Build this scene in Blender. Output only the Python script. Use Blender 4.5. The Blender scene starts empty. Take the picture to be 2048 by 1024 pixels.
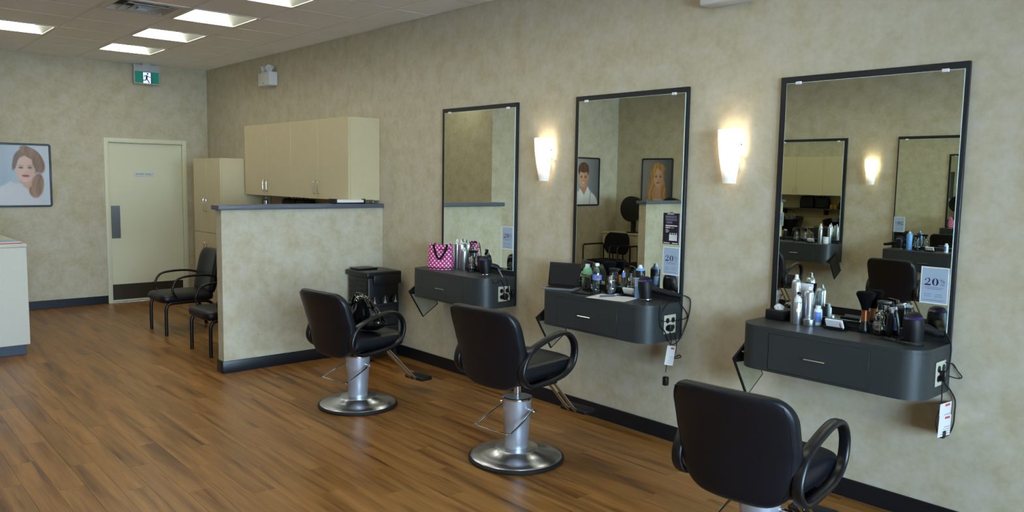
import bpy, bmesh, math, random
from mathutils import Vector, Matrix
random.seed(7)
PI = math.pi
scene = bpy.context.scene
COL = scene.collection

# ------------------------------------------------------------------ camera
FPX = 1568.3066                       # focal length in pixels of the 2048 x 1024 frame
CAM = Vector((0.0, 4.0532, 1.664))
YAW, PITCH, ROLL = -0.72797, -0.097662, 0.01639
_f = Vector((math.cos(PITCH) * math.cos(YAW), math.cos(PITCH) * math.sin(YAW), math.sin(PITCH)))
_r0 = Vector((math.sin(YAW), -math.cos(YAW), 0.0))
_u0 = _r0.cross(_f)
_r = _r0 * math.cos(ROLL) + _u0 * math.sin(ROLL)
_u = -_r0 * math.sin(ROLL) + _u0 * math.cos(ROLL)
cd = bpy.data.cameras.new('camera')
cam = bpy.data.objects.new('camera', cd)
COL.objects.link(cam)
cam.matrix_world = Matrix(((_r.x, _u.x, -_f.x, CAM.x), (_r.y, _u.y, -_f.y, CAM.y), (_r.z, _u.z, -_f.z, CAM.z), (0, 0, 0, 1)))
cd.sensor_width = 36.0
cd.lens = 36.0 * FPX / 2048.0
cd.clip_start = 0.05
cd.clip_end = 200
scene.camera = cam

def px(u, v, ax, val):
    """point where the ray of a photo pixel meets the plane ax = val"""
    r = _f + _r * ((u - 1024) / FPX) + _u * ((512 - v) / FPX)
    i = 'xyz'.index(ax)
    t = (val - CAM[i]) / r[i]
    return CAM + r * t

# ------------------------------------------------------------------ world, daylight, exposure
world = bpy.data.worlds.new('sky')
scene.world = world
world.use_nodes = True
wn, wl = world.node_tree.nodes, world.node_tree.links
wn.clear()
wo = wn.new('ShaderNodeOutputWorld')
wb = wn.new('ShaderNodeBackground')
wtc = wn.new('ShaderNodeTexCoord')
wsx = wn.new('ShaderNodeSeparateXYZ')
wr = wn.new('ShaderNodeValToRGB')
wl.new(wtc.outputs['Generated'], wsx.inputs[0])
wl.new(wsx.outputs['Z'], wr.inputs[0])
wr.color_ramp.elements[0].position = 0.0
wr.color_ramp.elements[0].color = (0.62, 0.78, 1.0, 1)
wr.color_ramp.elements[1].position = 0.8
wr.color_ramp.elements[1].color = (0.30, 0.50, 1.0, 1)
wl.new(wr.outputs[0], wb.inputs['Color'])
wb.inputs['Strength'].default_value = 36.0
wl.new(wb.outputs[0], wo.inputs['Surface'])
scene.view_settings.view_transform = 'Standard'
scene.view_settings.look = 'None'
scene.view_settings.exposure = 0.42
scene.view_settings.gamma = 1.0
scene.view_settings.use_curve_mapping = False
scene.cycles.use_denoising = True
scene.cycles.max_bounces = 10
scene.cycles.diffuse_bounces = 5
scene.cycles.glossy_bounces = 8
scene.cycles.transparent_max_bounces = 16
scene.cycles.caustics_reflective = False
scene.cycles.caustics_refractive = False
scene.cycles.sample_clamp_indirect = 6.0
TROFFER_POWER = 7.0
SCONCE_POWER = 0.9

# room: x runs along the mirror wall away from the camera, y out of that wall, z up
W = 5.75          # opposite wall
L = 10.81         # end wall with the staff door
H = 3.05          # ceiling
X0 = -3.6         # shop front with the windows
XB = 8.414        # face of the block that carries the poster of the man
YB = 3.10         # side of that block
XP = 6.415        # near face of the half walls
WT = 0.14         # wall thickness
# portals for the sky in the shop front windows
for k, (ya, yb) in enumerate(((1.30, 2.65), (2.75, 4.05), (4.15, 5.5))):
    ld = bpy.data.lights.new('window_portal', 'AREA')
    ld.shape = 'RECTANGLE'
    ld.size = 2.3
    ld.size_y = yb - ya
    ld.cycles.is_portal = True
    lo = bpy.data.objects.new('window_portal', ld)
    COL.objects.link(lo)
    lo.location = (X0 + 0.02, (ya + yb) / 2, 1.55)
    lo.rotation_euler = (0, -PI / 2, 0)

# sun added behind the building so the pavement outside bounces light onto the ceiling
sd = bpy.data.lights.new('sun', 'SUN')
sd.energy = 260.0
sd.angle = 0.01
sd.color = (1.0, 0.95, 0.88)
so = bpy.data.objects.new('sun', sd)
COL.objects.link(so)
so.rotation_euler = Vector((-0.62, 0.12, -0.78)).to_track_quat('-Z', 'Y').to_euler()

# ------------------------------------------------------------------ materials
def lin(h):
    h = h.lstrip('#')
    out = []
    for i in (0, 2, 4):
        c = int(h[i:i + 2], 16) / 255
        out.append(c / 12.92 if c <= 0.04045 else ((c + 0.055) / 1.055) ** 2.4)
    return (*out, 1.0)

MATS = {}
def mat(name, color='#808080', rough=0.5, metal=0.0, spec=0.5, noise=0.0, nscale=20.0, bump=0.0, bscale=60.0, emit=None, estr=0.0, trans=0.0, ior=1.45, alpha=1.0, coat=0.0, sheen=0.0):
    if name in MATS:
        return MATS[name]
    m = bpy.data.materials.new(name)
    m.use_nodes = True
    nt = m.node_tree
    b = nt.nodes['Principled BSDF']
    b.inputs['Base Color'].default_value = lin(color)
    b.inputs['Roughness'].default_value = rough
    b.inputs['Metallic'].default_value = metal
    b.inputs['Specular IOR Level'].default_value = spec
    b.inputs['Transmission Weight'].default_value = trans
    b.inputs['IOR'].default_value = ior
    b.inputs['Alpha'].default_value = alpha
    b.inputs['Coat Weight'].default_value = coat
    if emit:
        b.inputs['Emission Color'].default_value = lin(emit)
        b.inputs['Emission Strength'].default_value = estr
    tc = nt.nodes.new('ShaderNodeTexCoord')
    n = nt.nodes.new('ShaderNodeTexNoise')
    n.inputs['Scale'].default_value = nscale
    n.inputs['Detail'].default_value = 4
    nt.links.new(tc.outputs['Object'], n.inputs['Vector'])
    if noise > 0:
        mx = nt.nodes.new('ShaderNodeMix')
        mx.data_type = 'RGBA'
        c = lin(color)
        mx.inputs[6].default_value = (*[max(0, x * (1 - noise)) for x in c[:3]], 1)
        mx.inputs[7].default_value = (*[min(1, x * (1 + noise)) for x in c[:3]], 1)
        nt.links.new(n.outputs['Fac'], mx.inputs[0])
        nt.links.new(mx.outputs[2], b.inputs['Base Color'])
    if bump > 0:
        n2 = nt.nodes.new('ShaderNodeTexNoise')
        n2.inputs['Scale'].default_value = bscale
        n2.inputs['Detail'].default_value = 3
        nt.links.new(tc.outputs['Object'], n2.inputs['Vector'])
        bp = nt.nodes.new('ShaderNodeBump')
        bp.inputs['Strength'].default_value = bump
        bp.inputs['Distance'].default_value = 0.002
        nt.links.new(n2.outputs['Fac'], bp.inputs['Height'])
        nt.links.new(bp.outputs[0], b.inputs['Normal'])
    MATS[name] = m
    return m

def wallpaper(name, c1, c2, c3):
    m = bpy.data.materials.new(name)
    m.use_nodes = True
    nt = m.node_tree
    b = nt.nodes['Principled BSDF']
    b.inputs['Roughness'].default_value = 0.62
    b.inputs['Specular IOR Level'].default_value = 0.3
    g = nt.nodes.new('ShaderNodeNewGeometry')
    na = nt.nodes.new('ShaderNodeTexNoise')
    na.inputs['Scale'].default_value = 7.0
    na.inputs['Detail'].default_value = 7
    na.inputs['Roughness'].default_value = 0.62
    nb = nt.nodes.new('ShaderNodeTexNoise')
    nb.inputs['Scale'].default_value = 28
    nb.inputs['Detail'].default_value = 5
    nt.links.new(g.outputs['Position'], na.inputs['Vector'])
    nt.links.new(g.outputs['Position'], nb.inputs['Vector'])
    r = nt.nodes.new('ShaderNodeValToRGB')
    e = r.color_ramp.elements
    e[0].position, e[0].color = 0.36, lin(c1)
    e[1].position, e[1].color = 0.66, lin(c3)
    k = e.new(0.5)
    k.color = lin(c2)
    nt.links.new(na.outputs['Fac'], r.inputs[0])
    mx = nt.nodes.new('ShaderNodeMix')
    mx.data_type = 'RGBA'
    mx.blend_type = 'OVERLAY'
    mx.inputs[0].default_value = 0.07
    nt.links.new(r.outputs[0], mx.inputs[6])
    nt.links.new(nb.outputs['Fac'], mx.inputs[7])
    nt.links.new(mx.outputs[2], b.inputs['Base Color'])
    bp = nt.nodes.new('ShaderNodeBump')
    bp.inputs['Strength'].default_value = 0.15
    bp.inputs['Distance'].default_value = 0.001
    nt.links.new(nb.outputs['Fac'], bp.inputs['Height'])
    nt.links.new(bp.outputs[0], b.inputs['Normal'])
    return m

PLW, PLL = 0.127, 0.914
def wood_floor():
    m = bpy.data.materials.new('wood_plank_floor')
    m.use_nodes = True
    nt = m.node_tree
    N, K = nt.nodes.new, nt.links.new
    b = nt.nodes['Principled BSDF']
    g = N('ShaderNodeNewGeometry')
    s = N('ShaderNodeSeparateXYZ')
    K(g.outputs['Position'], s.inputs[0])
    def mth(op, a, bb=None):
        n = N('ShaderNodeMath')
        n.operation = op
        for i, q in enumerate((a, bb)):
            if q is None:
                continue
            if isinstance(q, (int, float)):
                n.inputs[i].default_value = q
            else:
                K(q, n.inputs[i])
        return n.outputs[0]
    row = mth('FLOOR', mth('DIVIDE', s.outputs['Y'], PLW))
    off = mth('MULTIPLY', mth('FRACT', mth('MULTIPLY', row, 0.377)), PLL)
    col = mth('FLOOR', mth('DIVIDE', mth('ADD', s.outputs['X'], off), PLL))
    idv = N('ShaderNodeCombineXYZ')
    K(row, idv.inputs[0])
    K(col, idv.inputs[1])
    wn_ = N('ShaderNodeTexWhiteNoise')
    wn_.noise_dimensions = '3D'
    K(idv.outputs[0], wn_.inputs['Vector'])
    # grain runs along x, shifted from plank to plank
    gv = N('ShaderNodeCombineXYZ')
    K(mth('MULTIPLY', s.outputs['X'], 0.95), gv.inputs[0])
    K(mth('MULTIPLY', s.outputs['Y'], 15.0), gv.inputs[1])
    K(mth('MULTIPLY', wn_.outputs['Value'], 40.0), gv.inputs[2])
    n1 = N('ShaderNodeTexNoise')
    n1.inputs['Scale'].default_value = 1.0
    n1.inputs['Detail'].default_value = 6
    n1.inputs['Roughness'].default_value = 0.55
    n1.inputs['Distortion'].default_value = 0.5
    K(gv.outputs[0], n1.inputs['Vector'])
    r = N('ShaderNodeValToRGB')
    e = r.color_ramp.elements
    e[0].position, e[0].color = 0.30, lin('#4e3119')
    e[1].position, e[1].color = 0.72, lin('#a0764a')
    for p, c in ((0.40, '#754f2a'), (0.50, '#886138'), (0.60, '#946b40')):
        k = e.new(p)
        k.color = lin(c)
    K(n1.outputs['Fac'], r.inputs[0])
    gv2 = N('ShaderNodeCombineXYZ')
    K(mth('MULTIPLY', s.outputs['X'], 7.0), gv2.inputs[0])
    K(mth('MULTIPLY', s.outputs['Y'], 150.0), gv2.inputs[1])
    K(mth('MULTIPLY', wn_.outputs['Value'], 9.0), gv2.inputs[2])
    n2 = N('ShaderNodeTexNoise')
    n2.inputs['Scale'].default_value = 1.0
    n2.inputs['Detail'].default_value = 3
    K(gv2.outputs[0], n2.inputs['Vector'])
    mx = N('ShaderNodeMix')
    mx.data_type = 'RGBA'
    mx.blend_type = 'OVERLAY'
    mx.inputs[0].default_value = 0.28
    K(r.outputs[0], mx.inputs[6])
    K(n2.outputs['Fac'], mx.inputs[7])
    # thin dark mineral streaks
    gv3 = N('ShaderNodeCombineXYZ')
    K(mth('MULTIPLY', s.outputs['X'], 1.9), gv3.inputs[0])
    K(mth('MULTIPLY', s.outputs['Y'], 34.0), gv3.inputs[1])
    K(mth('MULTIPLY', wn_.outputs['Value'], 23.0), gv3.inputs[2])
    n3 = N('ShaderNodeTexNoise')
    n3.inputs['Scale'].default_value = 1.0
    n3.inputs['Detail'].default_value = 2
    K(gv3.outputs[0], n3.inputs['Vector'])
    r3 = N('ShaderNodeValToRGB')
    r3.color_ramp.elements[0].position, r3.color_ramp.elements[0].color = 0.62, (1, 1, 1, 1)
    r3.color_ramp.elements[1].position, r3.color_ramp.elements[1].color = 0.76, (0.42, 0.36, 0.33, 1)
    K(n3.outputs['Fac'], r3.inputs[0])
    mx3 = N('ShaderNodeMix')
    mx3.data_type = 'RGBA'
    mx3.blend_type = 'MULTIPLY'
    mx3.inputs[0].default_value = 0.85
    K(mx.outputs[2], mx3.inputs[6])
    K(r3.outputs[0], mx3.inputs[7])
    mx = mx3
    hs = N('ShaderNodeHueSaturation')
    hs.inputs['Hue'].default_value = 0.5
    K(mth('ADD', mth('MULTIPLY', wn_.outputs['Value'], 0.16), 0.94), hs.inputs['Value'])
    hs.inputs['Saturation'].default_value = 1.08
    K(mx.outputs[2], hs.inputs['Color'])
    K(hs.outputs[0], b.inputs['Base Color'])
    b.inputs['Roughness'].default_value = 0.34
    K(mth('ADD', mth('MULTIPLY', n1.outputs['Fac'], 0.14), 0.27), b.inputs['Roughness'])
    b.inputs['Specular IOR Level'].default_value = 0.42
    bp = N('ShaderNodeBump')
    bp.inputs['Strength'].default_value = 0.12
    bp.inputs['Distance'].default_value = 0.0006
    K(n2.outputs['Fac'], bp.inputs['Height'])
    K(bp.outputs[0], b.inputs['Normal'])
    return m

def attr_mat(name, rough=0.35, spec=0.5):
    m = bpy.data.materials.new(name)
    m.use_nodes = True
    b = m.node_tree.nodes['Principled BSDF']
    a = m.node_tree.nodes.new('ShaderNodeAttribute')
    a.attribute_name = 'print'
    m.node_tree.links.new(a.outputs['Color'], b.inputs['Base Color'])
    b.inputs['Roughness'].default_value = rough
    b.inputs['Specular IOR Level'].default_value = spec
    return m

def pane_mat(name, tint, gloss=0.08, rough=0.0):
    """thin clear pane or thin plastic wall: lets light straight through, with a little reflection"""
    m = bpy.data.materials.new(name)
    m.use_nodes = True
    nt = m.node_tree
    nt.nodes.clear()
    o = nt.nodes.new('ShaderNodeOutputMaterial')
    t = nt.nodes.new('ShaderNodeBsdfTransparent')
    t.inputs[0].default_value = lin(tint)
    gl = nt.nodes.new('ShaderNodeBsdfGlossy')
    gl.inputs['Roughness'].default_value = rough
    fr = nt.nodes.new('ShaderNodeFresnel')
    fr.inputs[0].default_value = 1.45
    ad = nt.nodes.new('ShaderNodeMath')
    ad.operation = 'ADD'
    ad.inputs[1].default_value = gloss
    mx = nt.nodes.new('ShaderNodeMixShader')
    nt.links.new(fr.outputs[0], ad.inputs[0])
    nt.links.new(ad.outputs[0], mx.inputs[0])
    nt.links.new(t.outputs[0], mx.inputs[1])
    nt.links.new(gl.outputs[0], mx.inputs[2])
    nt.links.new(mx.outputs[0], o.inputs[0])
    return m

def dots_mat():
    m = bpy.data.materials.new('pink_polka_dot_fabric')
    m.use_nodes = True
    nt = m.node_tree
    N, K = nt.nodes.new, nt.links.new
    b = nt.nodes['Principled BSDF']
    uv = N('ShaderNodeUVMap')
    uv.uv_map = 'UVMap'
    outs = []
    for sh in (0.0, 0.5):
        mp = N('ShaderNodeMapping')
        mp.inputs['Location'].default_value = (sh, sh, 0)
        K(uv.outputs[0], mp.inputs['Vector'])
        fr = N('ShaderNodeVectorMath')
        fr.operation = 'FRACTION'
        K(mp.outputs[0], fr.inputs[0])
        su = N('ShaderNodeVectorMath')
        su.operation = 'SUBTRACT'
        su.inputs[1].default_value = (0.5, 0.5, 0)
        K(fr.outputs[0], su.inputs[0])
        ln = N('ShaderNodeVectorMath')
        ln.operation = 'LENGTH'
        K(su.outputs[0], ln.inputs[0])
        lt = N('ShaderNodeMath')
        lt.operation = 'LESS_THAN'
        lt.inputs[1].default_value = 0.205
        K(ln.outputs['Value'], lt.inputs[0])
        outs.append(lt.outputs[0])
    mxm = N('ShaderNodeMath')
    mxm.operation = 'MAXIMUM'
    K(outs[0], mxm.inputs[0])
    K(outs[1], mxm.inputs[1])
    mx = N('ShaderNodeMix')
    mx.data_type = 'RGBA'
    mx.inputs[6].default_value = lin('#b81f6e')
    mx.inputs[7].default_value = lin('#e6dbe0')
    K(mxm.outputs[0], mx.inputs[0])
    K(mx.outputs[2], b.inputs['Base Color'])
    b.inputs['Roughness'].default_value = 0.6
    return m

M = {}
M['wall'] = wallpaper('tan_mottled_wallpaper', '#b5aa8d', '#bdb49b', '#c3bca9')
M['floor'] = wood_floor()
M['sub'] = mat('dark_subfloor', '#24160c', 0.8)
M['tile'] = mat('ceiling_tile', '#f8fafc', 0.9, spec=0.2, noise=0.03, nscale=90, bump=0.3, bscale=200)
M['grid'] = mat('ceiling_grid', '#e6e4df', 0.6, spec=0.3)
M['ceil'] = mat('ceiling_void', '#8b8882', 0.9)
M['base'] = mat('dark_vinyl_baseboard', '#14171d', 0.32)
M['vinyl'] = mat('black_vinyl', '#090c13', 0.40, spec=0.45, bump=0.12, bscale=350)
M['plast'] = mat('black_plastic', '#0b0c0f', 0.34)
M['matte'] = mat('matte_black', '#0f1012', 0.65)
M['fabric'] = mat('black_fabric', '#131417', 0.9, spec=0.2)
M['chrome'] = mat('chrome', '#d4d6da', 0.12, metal=1.0)
M['brush'] = mat('brushed_aluminium', '#b9bcc2', 0.34, metal=1.0)
M['satin'] = mat('satin_silver', '#c2c5cd', 0.40, metal=0.7)
M['dryer'] = mat('dryer_plastic', '#0a0a0c', 0.5, spec=0.35)
M['steelb'] = mat('brushed_steel_dish', '#c9cbd0', 0.27, metal=1.0)
M['rubber'] = mat('black_rubber', '#0d0d0e', 0.6)
M['lam'] = mat('charcoal_laminate', '#2e3232', 0.42, spec=0.45, noise=0.12, nscale=160)
M['ledge'] = mat('slate_grey_laminate', '#565b66', 0.4, noise=0.1, nscale=160)
M['panel'] = mat('black_panel', '#1b1d22', 0.4)
M['mirror'] = mat('mirror_silver', '#eef4ea', 0.0, metal=1.0)
M['gedge'] = mat('mirror_glass_edge', '#cfe6dc', 0.2)
M['clip'] = mat('clear_clip', '#e6eaec', 0.25)
M['maple'] = mat('maple_laminate', '#c2b592', 0.45, noise=0.05, nscale=14)
M['cream'] = mat('cream_paint', '#d8d6b8', 0.45, noise=0.02, nscale=10)
M['desk'] = mat('pale_laminate', '#c9c6b8', 0.5, noise=0.04, nscale=60)
M['kick'] = mat('blue_grey_toe_kick', '#3d4554', 0.45)
M['bronze'] = mat('dark_bronze_plate', '#40382d', 0.4, metal=0.4)
M['steel'] = mat('stainless_plate', '#8d8f92', 0.3, metal=1.0)
M['white'] = mat('white_plastic', '#d2d4d2', 0.45)
M['ivory'] = mat('ivory_plate', '#b9b39f', 0.4)
M['paper'] = mat('white_paper', '#e4e3e2', 0.7)
M['tag'] = mat('warning_tag', '#d9d6d2', 0.5)
M['tagred'] = mat('tag_red', '#c4483f', 0.5)
M['tagblk'] = mat('tag_print', '#2c2a30', 0.6)
M['signb'] = mat('sign_blue_grey', '#9fb0c2', 0.45)
M['signi'] = mat('sign_navy_ink', '#2a2350', 0.5)
M['signt'] = mat('sign_faint_ink', '#6f8096', 0.5)
M['copper'] = mat('copper_metal', '#c07a52', 0.25, metal=1.0)
M['bristle'] = mat('black_bristle', '#08080a', 0.9, spec=0.1, bump=0.6, bscale=300)
M['clear'] = pane_mat('clear_plastic', '#e8eef0', 0.10, 0.03)
M['glass'] = pane_mat('window_glass', '#f2f8f6', 0.02)
M['water'] = pane_mat('water_bottle_plastic', '#dce8ee', 0.14, 0.05)
M['can'] = mat('silver_can', '#c3c6cb', 0.28, metal=0.9)
M['cap'] = mat('white_cap', '#dcdedd', 0.4)
M['blue'] = mat('blue_print', '#5b7fc4', 0.4)
M['ltblue'] = mat('light_blue_can', '#6d9fd6', 0.35)
M['navy'] = mat('navy_ink', '#1d2f8e', 0.45)
M['green'] = mat('mint_green_plastic', '#8fd19d', 0.4)
M['purple'] = mat('purple_ring', '#281858', 0.25, coat=0.3)
M['patent'] = mat('black_patent_leather', '#08080a', 0.14, coat=0.6, bump=0.5, bscale=14)
M['dots'] = dots_mat()
M['screen'] = mat('dark_screen', '#16171a', 0.3)
M['tab'] = mat('tablet_grey', '#7f8894', 0.35, metal=0.5)
M['tissue'] = mat('tissue', '#e8e8e8', 0.9)
M['vent'] = mat('vent_grey', '#bdbdb8', 0.6)
M['ventd'] = mat('vent_dark', '#4a4a48', 0.8)
M['exitw'] = mat('exit_housing', '#b9b9bb', 0.5)
M['exitg'] = mat('exit_green', '#0d6a5c', 0.4, emit='#0d6a5c', estr=0.35)
M['exitl'] = mat('exit_white', '#dfe8ff', 0.4, emit='#cfdcff', estr=0.8)
M['exitf'] = mat('exit_figure', '#12305c', 0.5)
M['poster'] = attr_mat('printed_poster')
M['pframe'] = mat('poster_frame', '#1b1e24', 0.32)
M['lampw'] = mat('lamp_lens', '#c9ccd0', 0.2)
M['pave'] = mat('grey_pavement', '#b9b7b0', 0.9, noise=0.1, nscale=4)
M['refl'] = mat('troffer_reflector', '#7d7e75', 0.6, spec=0.2)
M['diff'] = mat('troffer_diffuser', '#ffffff', 0.5, emit='#f8f8ea', estr=TROFFER_POWER)
M['alum'] = mat('dark_aluminium', '#55585a', 0.4, metal=0.8)
M['yellow'] = mat('amber_bottle', '#c08a1c', 0.4)
M['red'] = mat('red_print', '#a8322c', 0.5)

# ------------------------------------------------------------------ mesh tools
def cat_rom(pts, n=8, closed=False):
    P = [Vector(p) for p in pts]
    out = []
    m = len(P)
    for i in range(m if closed else m - 1):
        p0 = P[(i - 1) % m] if closed or i > 0 else P[0]
        p1, p2 = P[i], P[(i + 1) % m]
        p3 = P[(i + 2) % m] if closed or i + 2 < m else P[-1]
        for k in range(n):
            t = k / n
            out.append(0.5 * ((2 * p1) + (p2 - p0) * t + (2 * p0 - 5 * p1 + 4 * p2 - p3) * t * t + (3 * p1 - p0 - 3 * p2 + p3) * t ** 3))
    if not closed:
        out.append(P[-1])
    return out

class MB:
    def __init__(self):
        self.v, self.f, self.uv = [], [], None
        self.T = Matrix.Identity(4)
    def at(self, loc=(0, 0, 0), rz=0.0, rx=0.0, ry=0.0):
        self.T = Matrix.Translation(loc) @ Matrix.Rotation(rz, 4, 'Z') @ Matrix.Rotation(ry, 4, 'Y') @ Matrix.Rotation(rx, 4, 'X')
        return self
    def add(self, vs, fs):
        o = len(self.v)
        self.v += [tuple(self.T @ Vector(p)) for p in vs]
        self.f += [tuple(i + o for i in f) for f in fs]
        return self
    def box(self, x0, x1, y0, y1, z0, z1):
        vs = [(x, y, z) for z in (z0, z1) for y in (y0, y1) for x in (x0, x1)]
        return self.add(vs, [(0, 2, 3, 1), (4, 5, 7, 6), (0, 1, 5, 4), (2, 6, 7, 3), (0, 4, 6, 2), (1, 3, 7, 5)])
    def rbox(self, x0, x1, y0, y1, z0, z1, r=0.005, seg=2):
        bm = bmesh.new()
        bmesh.ops.create_cube(bm, size=1)
        for q in bm.verts:
            q.co = Vector(((x0 + x1) / 2 + q.co.x * (x1 - x0), (y0 + y1) / 2 + q.co.y * (y1 - y0), (z0 + z1) / 2 + q.co.z * (z1 - z0)))
        bmesh.ops.bevel(bm, geom=bm.edges[:], offset=r, segments=seg, affect='EDGES', profile=0.5)
        bm.verts.index_update()
        self.add([tuple(q.co) for q in bm.verts], [tuple(q.index for q in f.verts) for f in bm.faces])
        bm.free()
        return self
    def lathe(self, prof, seg=28, cap=True):
        vs, fs = [], []
        for r, z in prof:
            for k in range(seg):
                a = 2 * PI * k / seg
                vs.append((r * math.cos(a), r * math.sin(a), z))
        for i in range(len(prof) - 1):
            for k in range(seg):
                k2 = (k + 1) % seg
                fs.append((i * seg + k, i * seg + k2, (i + 1) * seg + k2, (i + 1) * seg + k))
        if cap:
            if prof[0][0] > 1e-4:
                fs.append(tuple(reversed(range(seg))))
            if prof[-1][0] > 1e-4:
                fs.append(tuple((len(prof) - 1) * seg + k for k in range(seg)))
        return self.add(vs, fs)
    def tube(self, pts, r=0.01, seg=10, closed=False, r2=None, up=None, taper=None):
        """round or flat bar along a path; r across, r2 along the up vector"""
        P = [Vector(p) for p in pts]
        n = len(P)
        r2 = r if r2 is None else r2
        vs, fs = [], []
        prev = None
        for i in range(n):
            if closed:
                t = (P[(i + 1) % n] - P[i - 1])
            else:
                t = P[min(i + 1, n - 1)] - P[max(i - 1, 0)]
            t = t.normalized() if t.length > 1e-9 else Vector((0, 0, 1))
            if up is not None:
                a = Vector(up)
                a = (a - t * a.dot(t)).normalized()
            else:
                if prev is None:
                    a = t.orthogonal().normalized()
                else:
                    a = (prev - t * prev.dot(t)).normalized()
            prev = a
            bb = t.cross(a)
            s = taper(i / max(1, n - 1)) if taper else 1.0
            for k in range(seg):
                an = 2 * PI * k / seg
                c_, s_ = math.cos(an), math.sin(an)
                if r2 != r:      # squarish section for flat bars
                    c_ = math.copysign(abs(c_) ** 0.6, c_)
                    s_ = math.copysign(abs(s_) ** 0.6, s_)
                vs.append(tuple(P[i] + a * (r2 * s * c_) + bb * (r * s * s_)))
        for i in range(n if closed else n - 1):
            j = (i + 1) % n
            for k in range(seg):
                k2 = (k + 1) % seg
                fs.append((i * seg + k, i * seg + k2, j * seg + k2, j * seg + k))
        if not closed:
            fs.append(tuple(reversed(range(seg))))
            fs.append(tuple((n - 1) * seg + k for k in range(seg)))
        return self.add(vs, fs)
    def prism(self, poly, z0, z1):
        n = len(poly)
        vs = [(x, y, z0) for x, y in poly] + [(x, y, z1) for x, y in poly]
        fs = [tuple(reversed(range(n))), tuple(range(n, 2 * n))]
        fs += [(k, (k + 1) % n, n + (k + 1) % n, n + k) for k in range(n)]
        return self.add(vs, fs)
    def pillow(self, wf, q0, q1, t, bend, nu=18, nv=18, pe=5.0):
        """padded sheet: wf(v) half width at v in 0..1, thickness t, bend(s, th, q) -> xyz"""
        vs, fs = [], []
        us = [math.sin(PI / 2 * (-1 + 2 * i / nu)) for i in range(nu + 1)]
        vv = [0.5 + 0.5 * math.sin(PI / 2 * (-1 + 2 * j / nv)) for j in range(nv + 1)]
        for side in (1, -1):
            for v in vv:
                for u in us:
                    e = max(0.0, 1 - abs(u) ** pe) ** (1 / pe) * max(0.0, 1 - abs(2 * v - 1) ** (pe * 1.4)) ** (1 / pe)
                    vs.append(bend(u * wf(v), side * t / 2 * e, q0 + (q1 - q0) * v))
        m = (nu + 1) * (nv + 1)
        for side in (0, 1):
            for j in range(nv):
                for i in range(nu):
                    a = side * m + j * (nu + 1) + i
                    q = (a, a + 1, a + nu + 2, a + nu + 1)
                    fs.append(q if side else tuple(reversed(q)))
        return self.add(vs, fs)
    def merge(self, d=1e-5):
        bm = bmesh.new()
        vl = [bm.verts.new(p) for p in self.v]
        for f in self.f:
            try:
                bm.faces.new([vl[i] for i in f])
            except ValueError:
                pass
        bmesh.ops.remove_doubles(bm, verts=bm.verts, dist=d)
        bmesh.ops.recalc_face_normals(bm, faces=bm.faces)
        bm.verts.index_update()
        self.v = [tuple(q.co) for q in bm.verts]
        self.f = [tuple(q.index for q in f.verts) for f in bm.faces]
        bm.free()
        return self
    def mesh(self, name, material, angle=38, smooth=True):
        me = bpy.data.meshes.new(name)
        me.from_pydata(self.v, [], self.f)
        me.materials.append(material)
        if smooth:
            me.shade_smooth()
            me.set_sharp_from_angle(angle=math.radians(angle))
        me.update()
        return me
    def build(self, name, material, parent=None, angle=38, smooth=True, loc=None, rz=None):
        o = bpy.data.objects.new(name, self.mesh(name, material, angle, smooth))
        COL.objects.link(o)
        if parent is not None:
            o.parent = parent
        if loc is not None:
            o.location = loc
        if rz is not None:
            o.rotation_euler = (0, 0, rz)
        return o

def thing(name, label, cat, loc=(0, 0, 0), rz=0.0, group=None):
    o = bpy.data.objects.new(name, None)
    o.empty_display_size = 0.1
    COL.objects.link(o)
    o.location = loc
    o.rotation_euler = (0, 0, rz)
    return tag(o, label, cat, group)
def tag(o, label, cat, group=None):
    o['label'] = label
    o['category'] = cat
    if group:
        o['group'] = group
    return o
def struct(o, label=None):
    o['kind'] = 'structure'
    if label:
        o['label'] = label
    return o
KIDS = {}
def dup(root, label, loc, rz=0.0, group=None):
    """copy of a thing with its parts and sub-parts"""
    if not KIDS:
        pass
    r = root.copy()
    COL.objects.link(r)
    r.location = loc
    r.rotation_euler = (0, 0, rz)
    r['label'] = label
    if group:
        r['group'] = group
    for ch in [o for o in COL.objects if o.parent == root]:
        c = ch.copy()
        COL.objects.link(c)
        c.parent = r
        for g in [o for o in COL.objects if o.parent == ch]:
            d = g.copy()
            COL.objects.link(d)
            d.parent = c
    return r

_txt = {}
def text_geo(body, size):
    """flat letter outlines as vertices and faces in x, y"""
    key = (body, size)
    if key in _txt:
        return _txt[key]
    cu = bpy.data.curves.new('lettering', 'FONT')
    cu.body = body
    cu.size = size
    cu.align_x = 'CENTER'
    cu.align_y = 'CENTER'
    cu.resolution_u = 3
    o = bpy.data.objects.new('lettering', cu)
    COL.objects.link(o)
    bpy.context.view_layer.update()
    dg = bpy.context.evaluated_depsgraph_get()
    me = bpy.data.meshes.new_from_object(o.evaluated_get(dg))
    g = ([tuple(v.co) for v in me.vertices], [tuple(p.vertices) for p in me.polygons])
    bpy.data.objects.remove(o)
    bpy.data.curves.remove(cu)
    bpy.data.meshes.remove(me)
    _txt[key] = g
    return g

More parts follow.
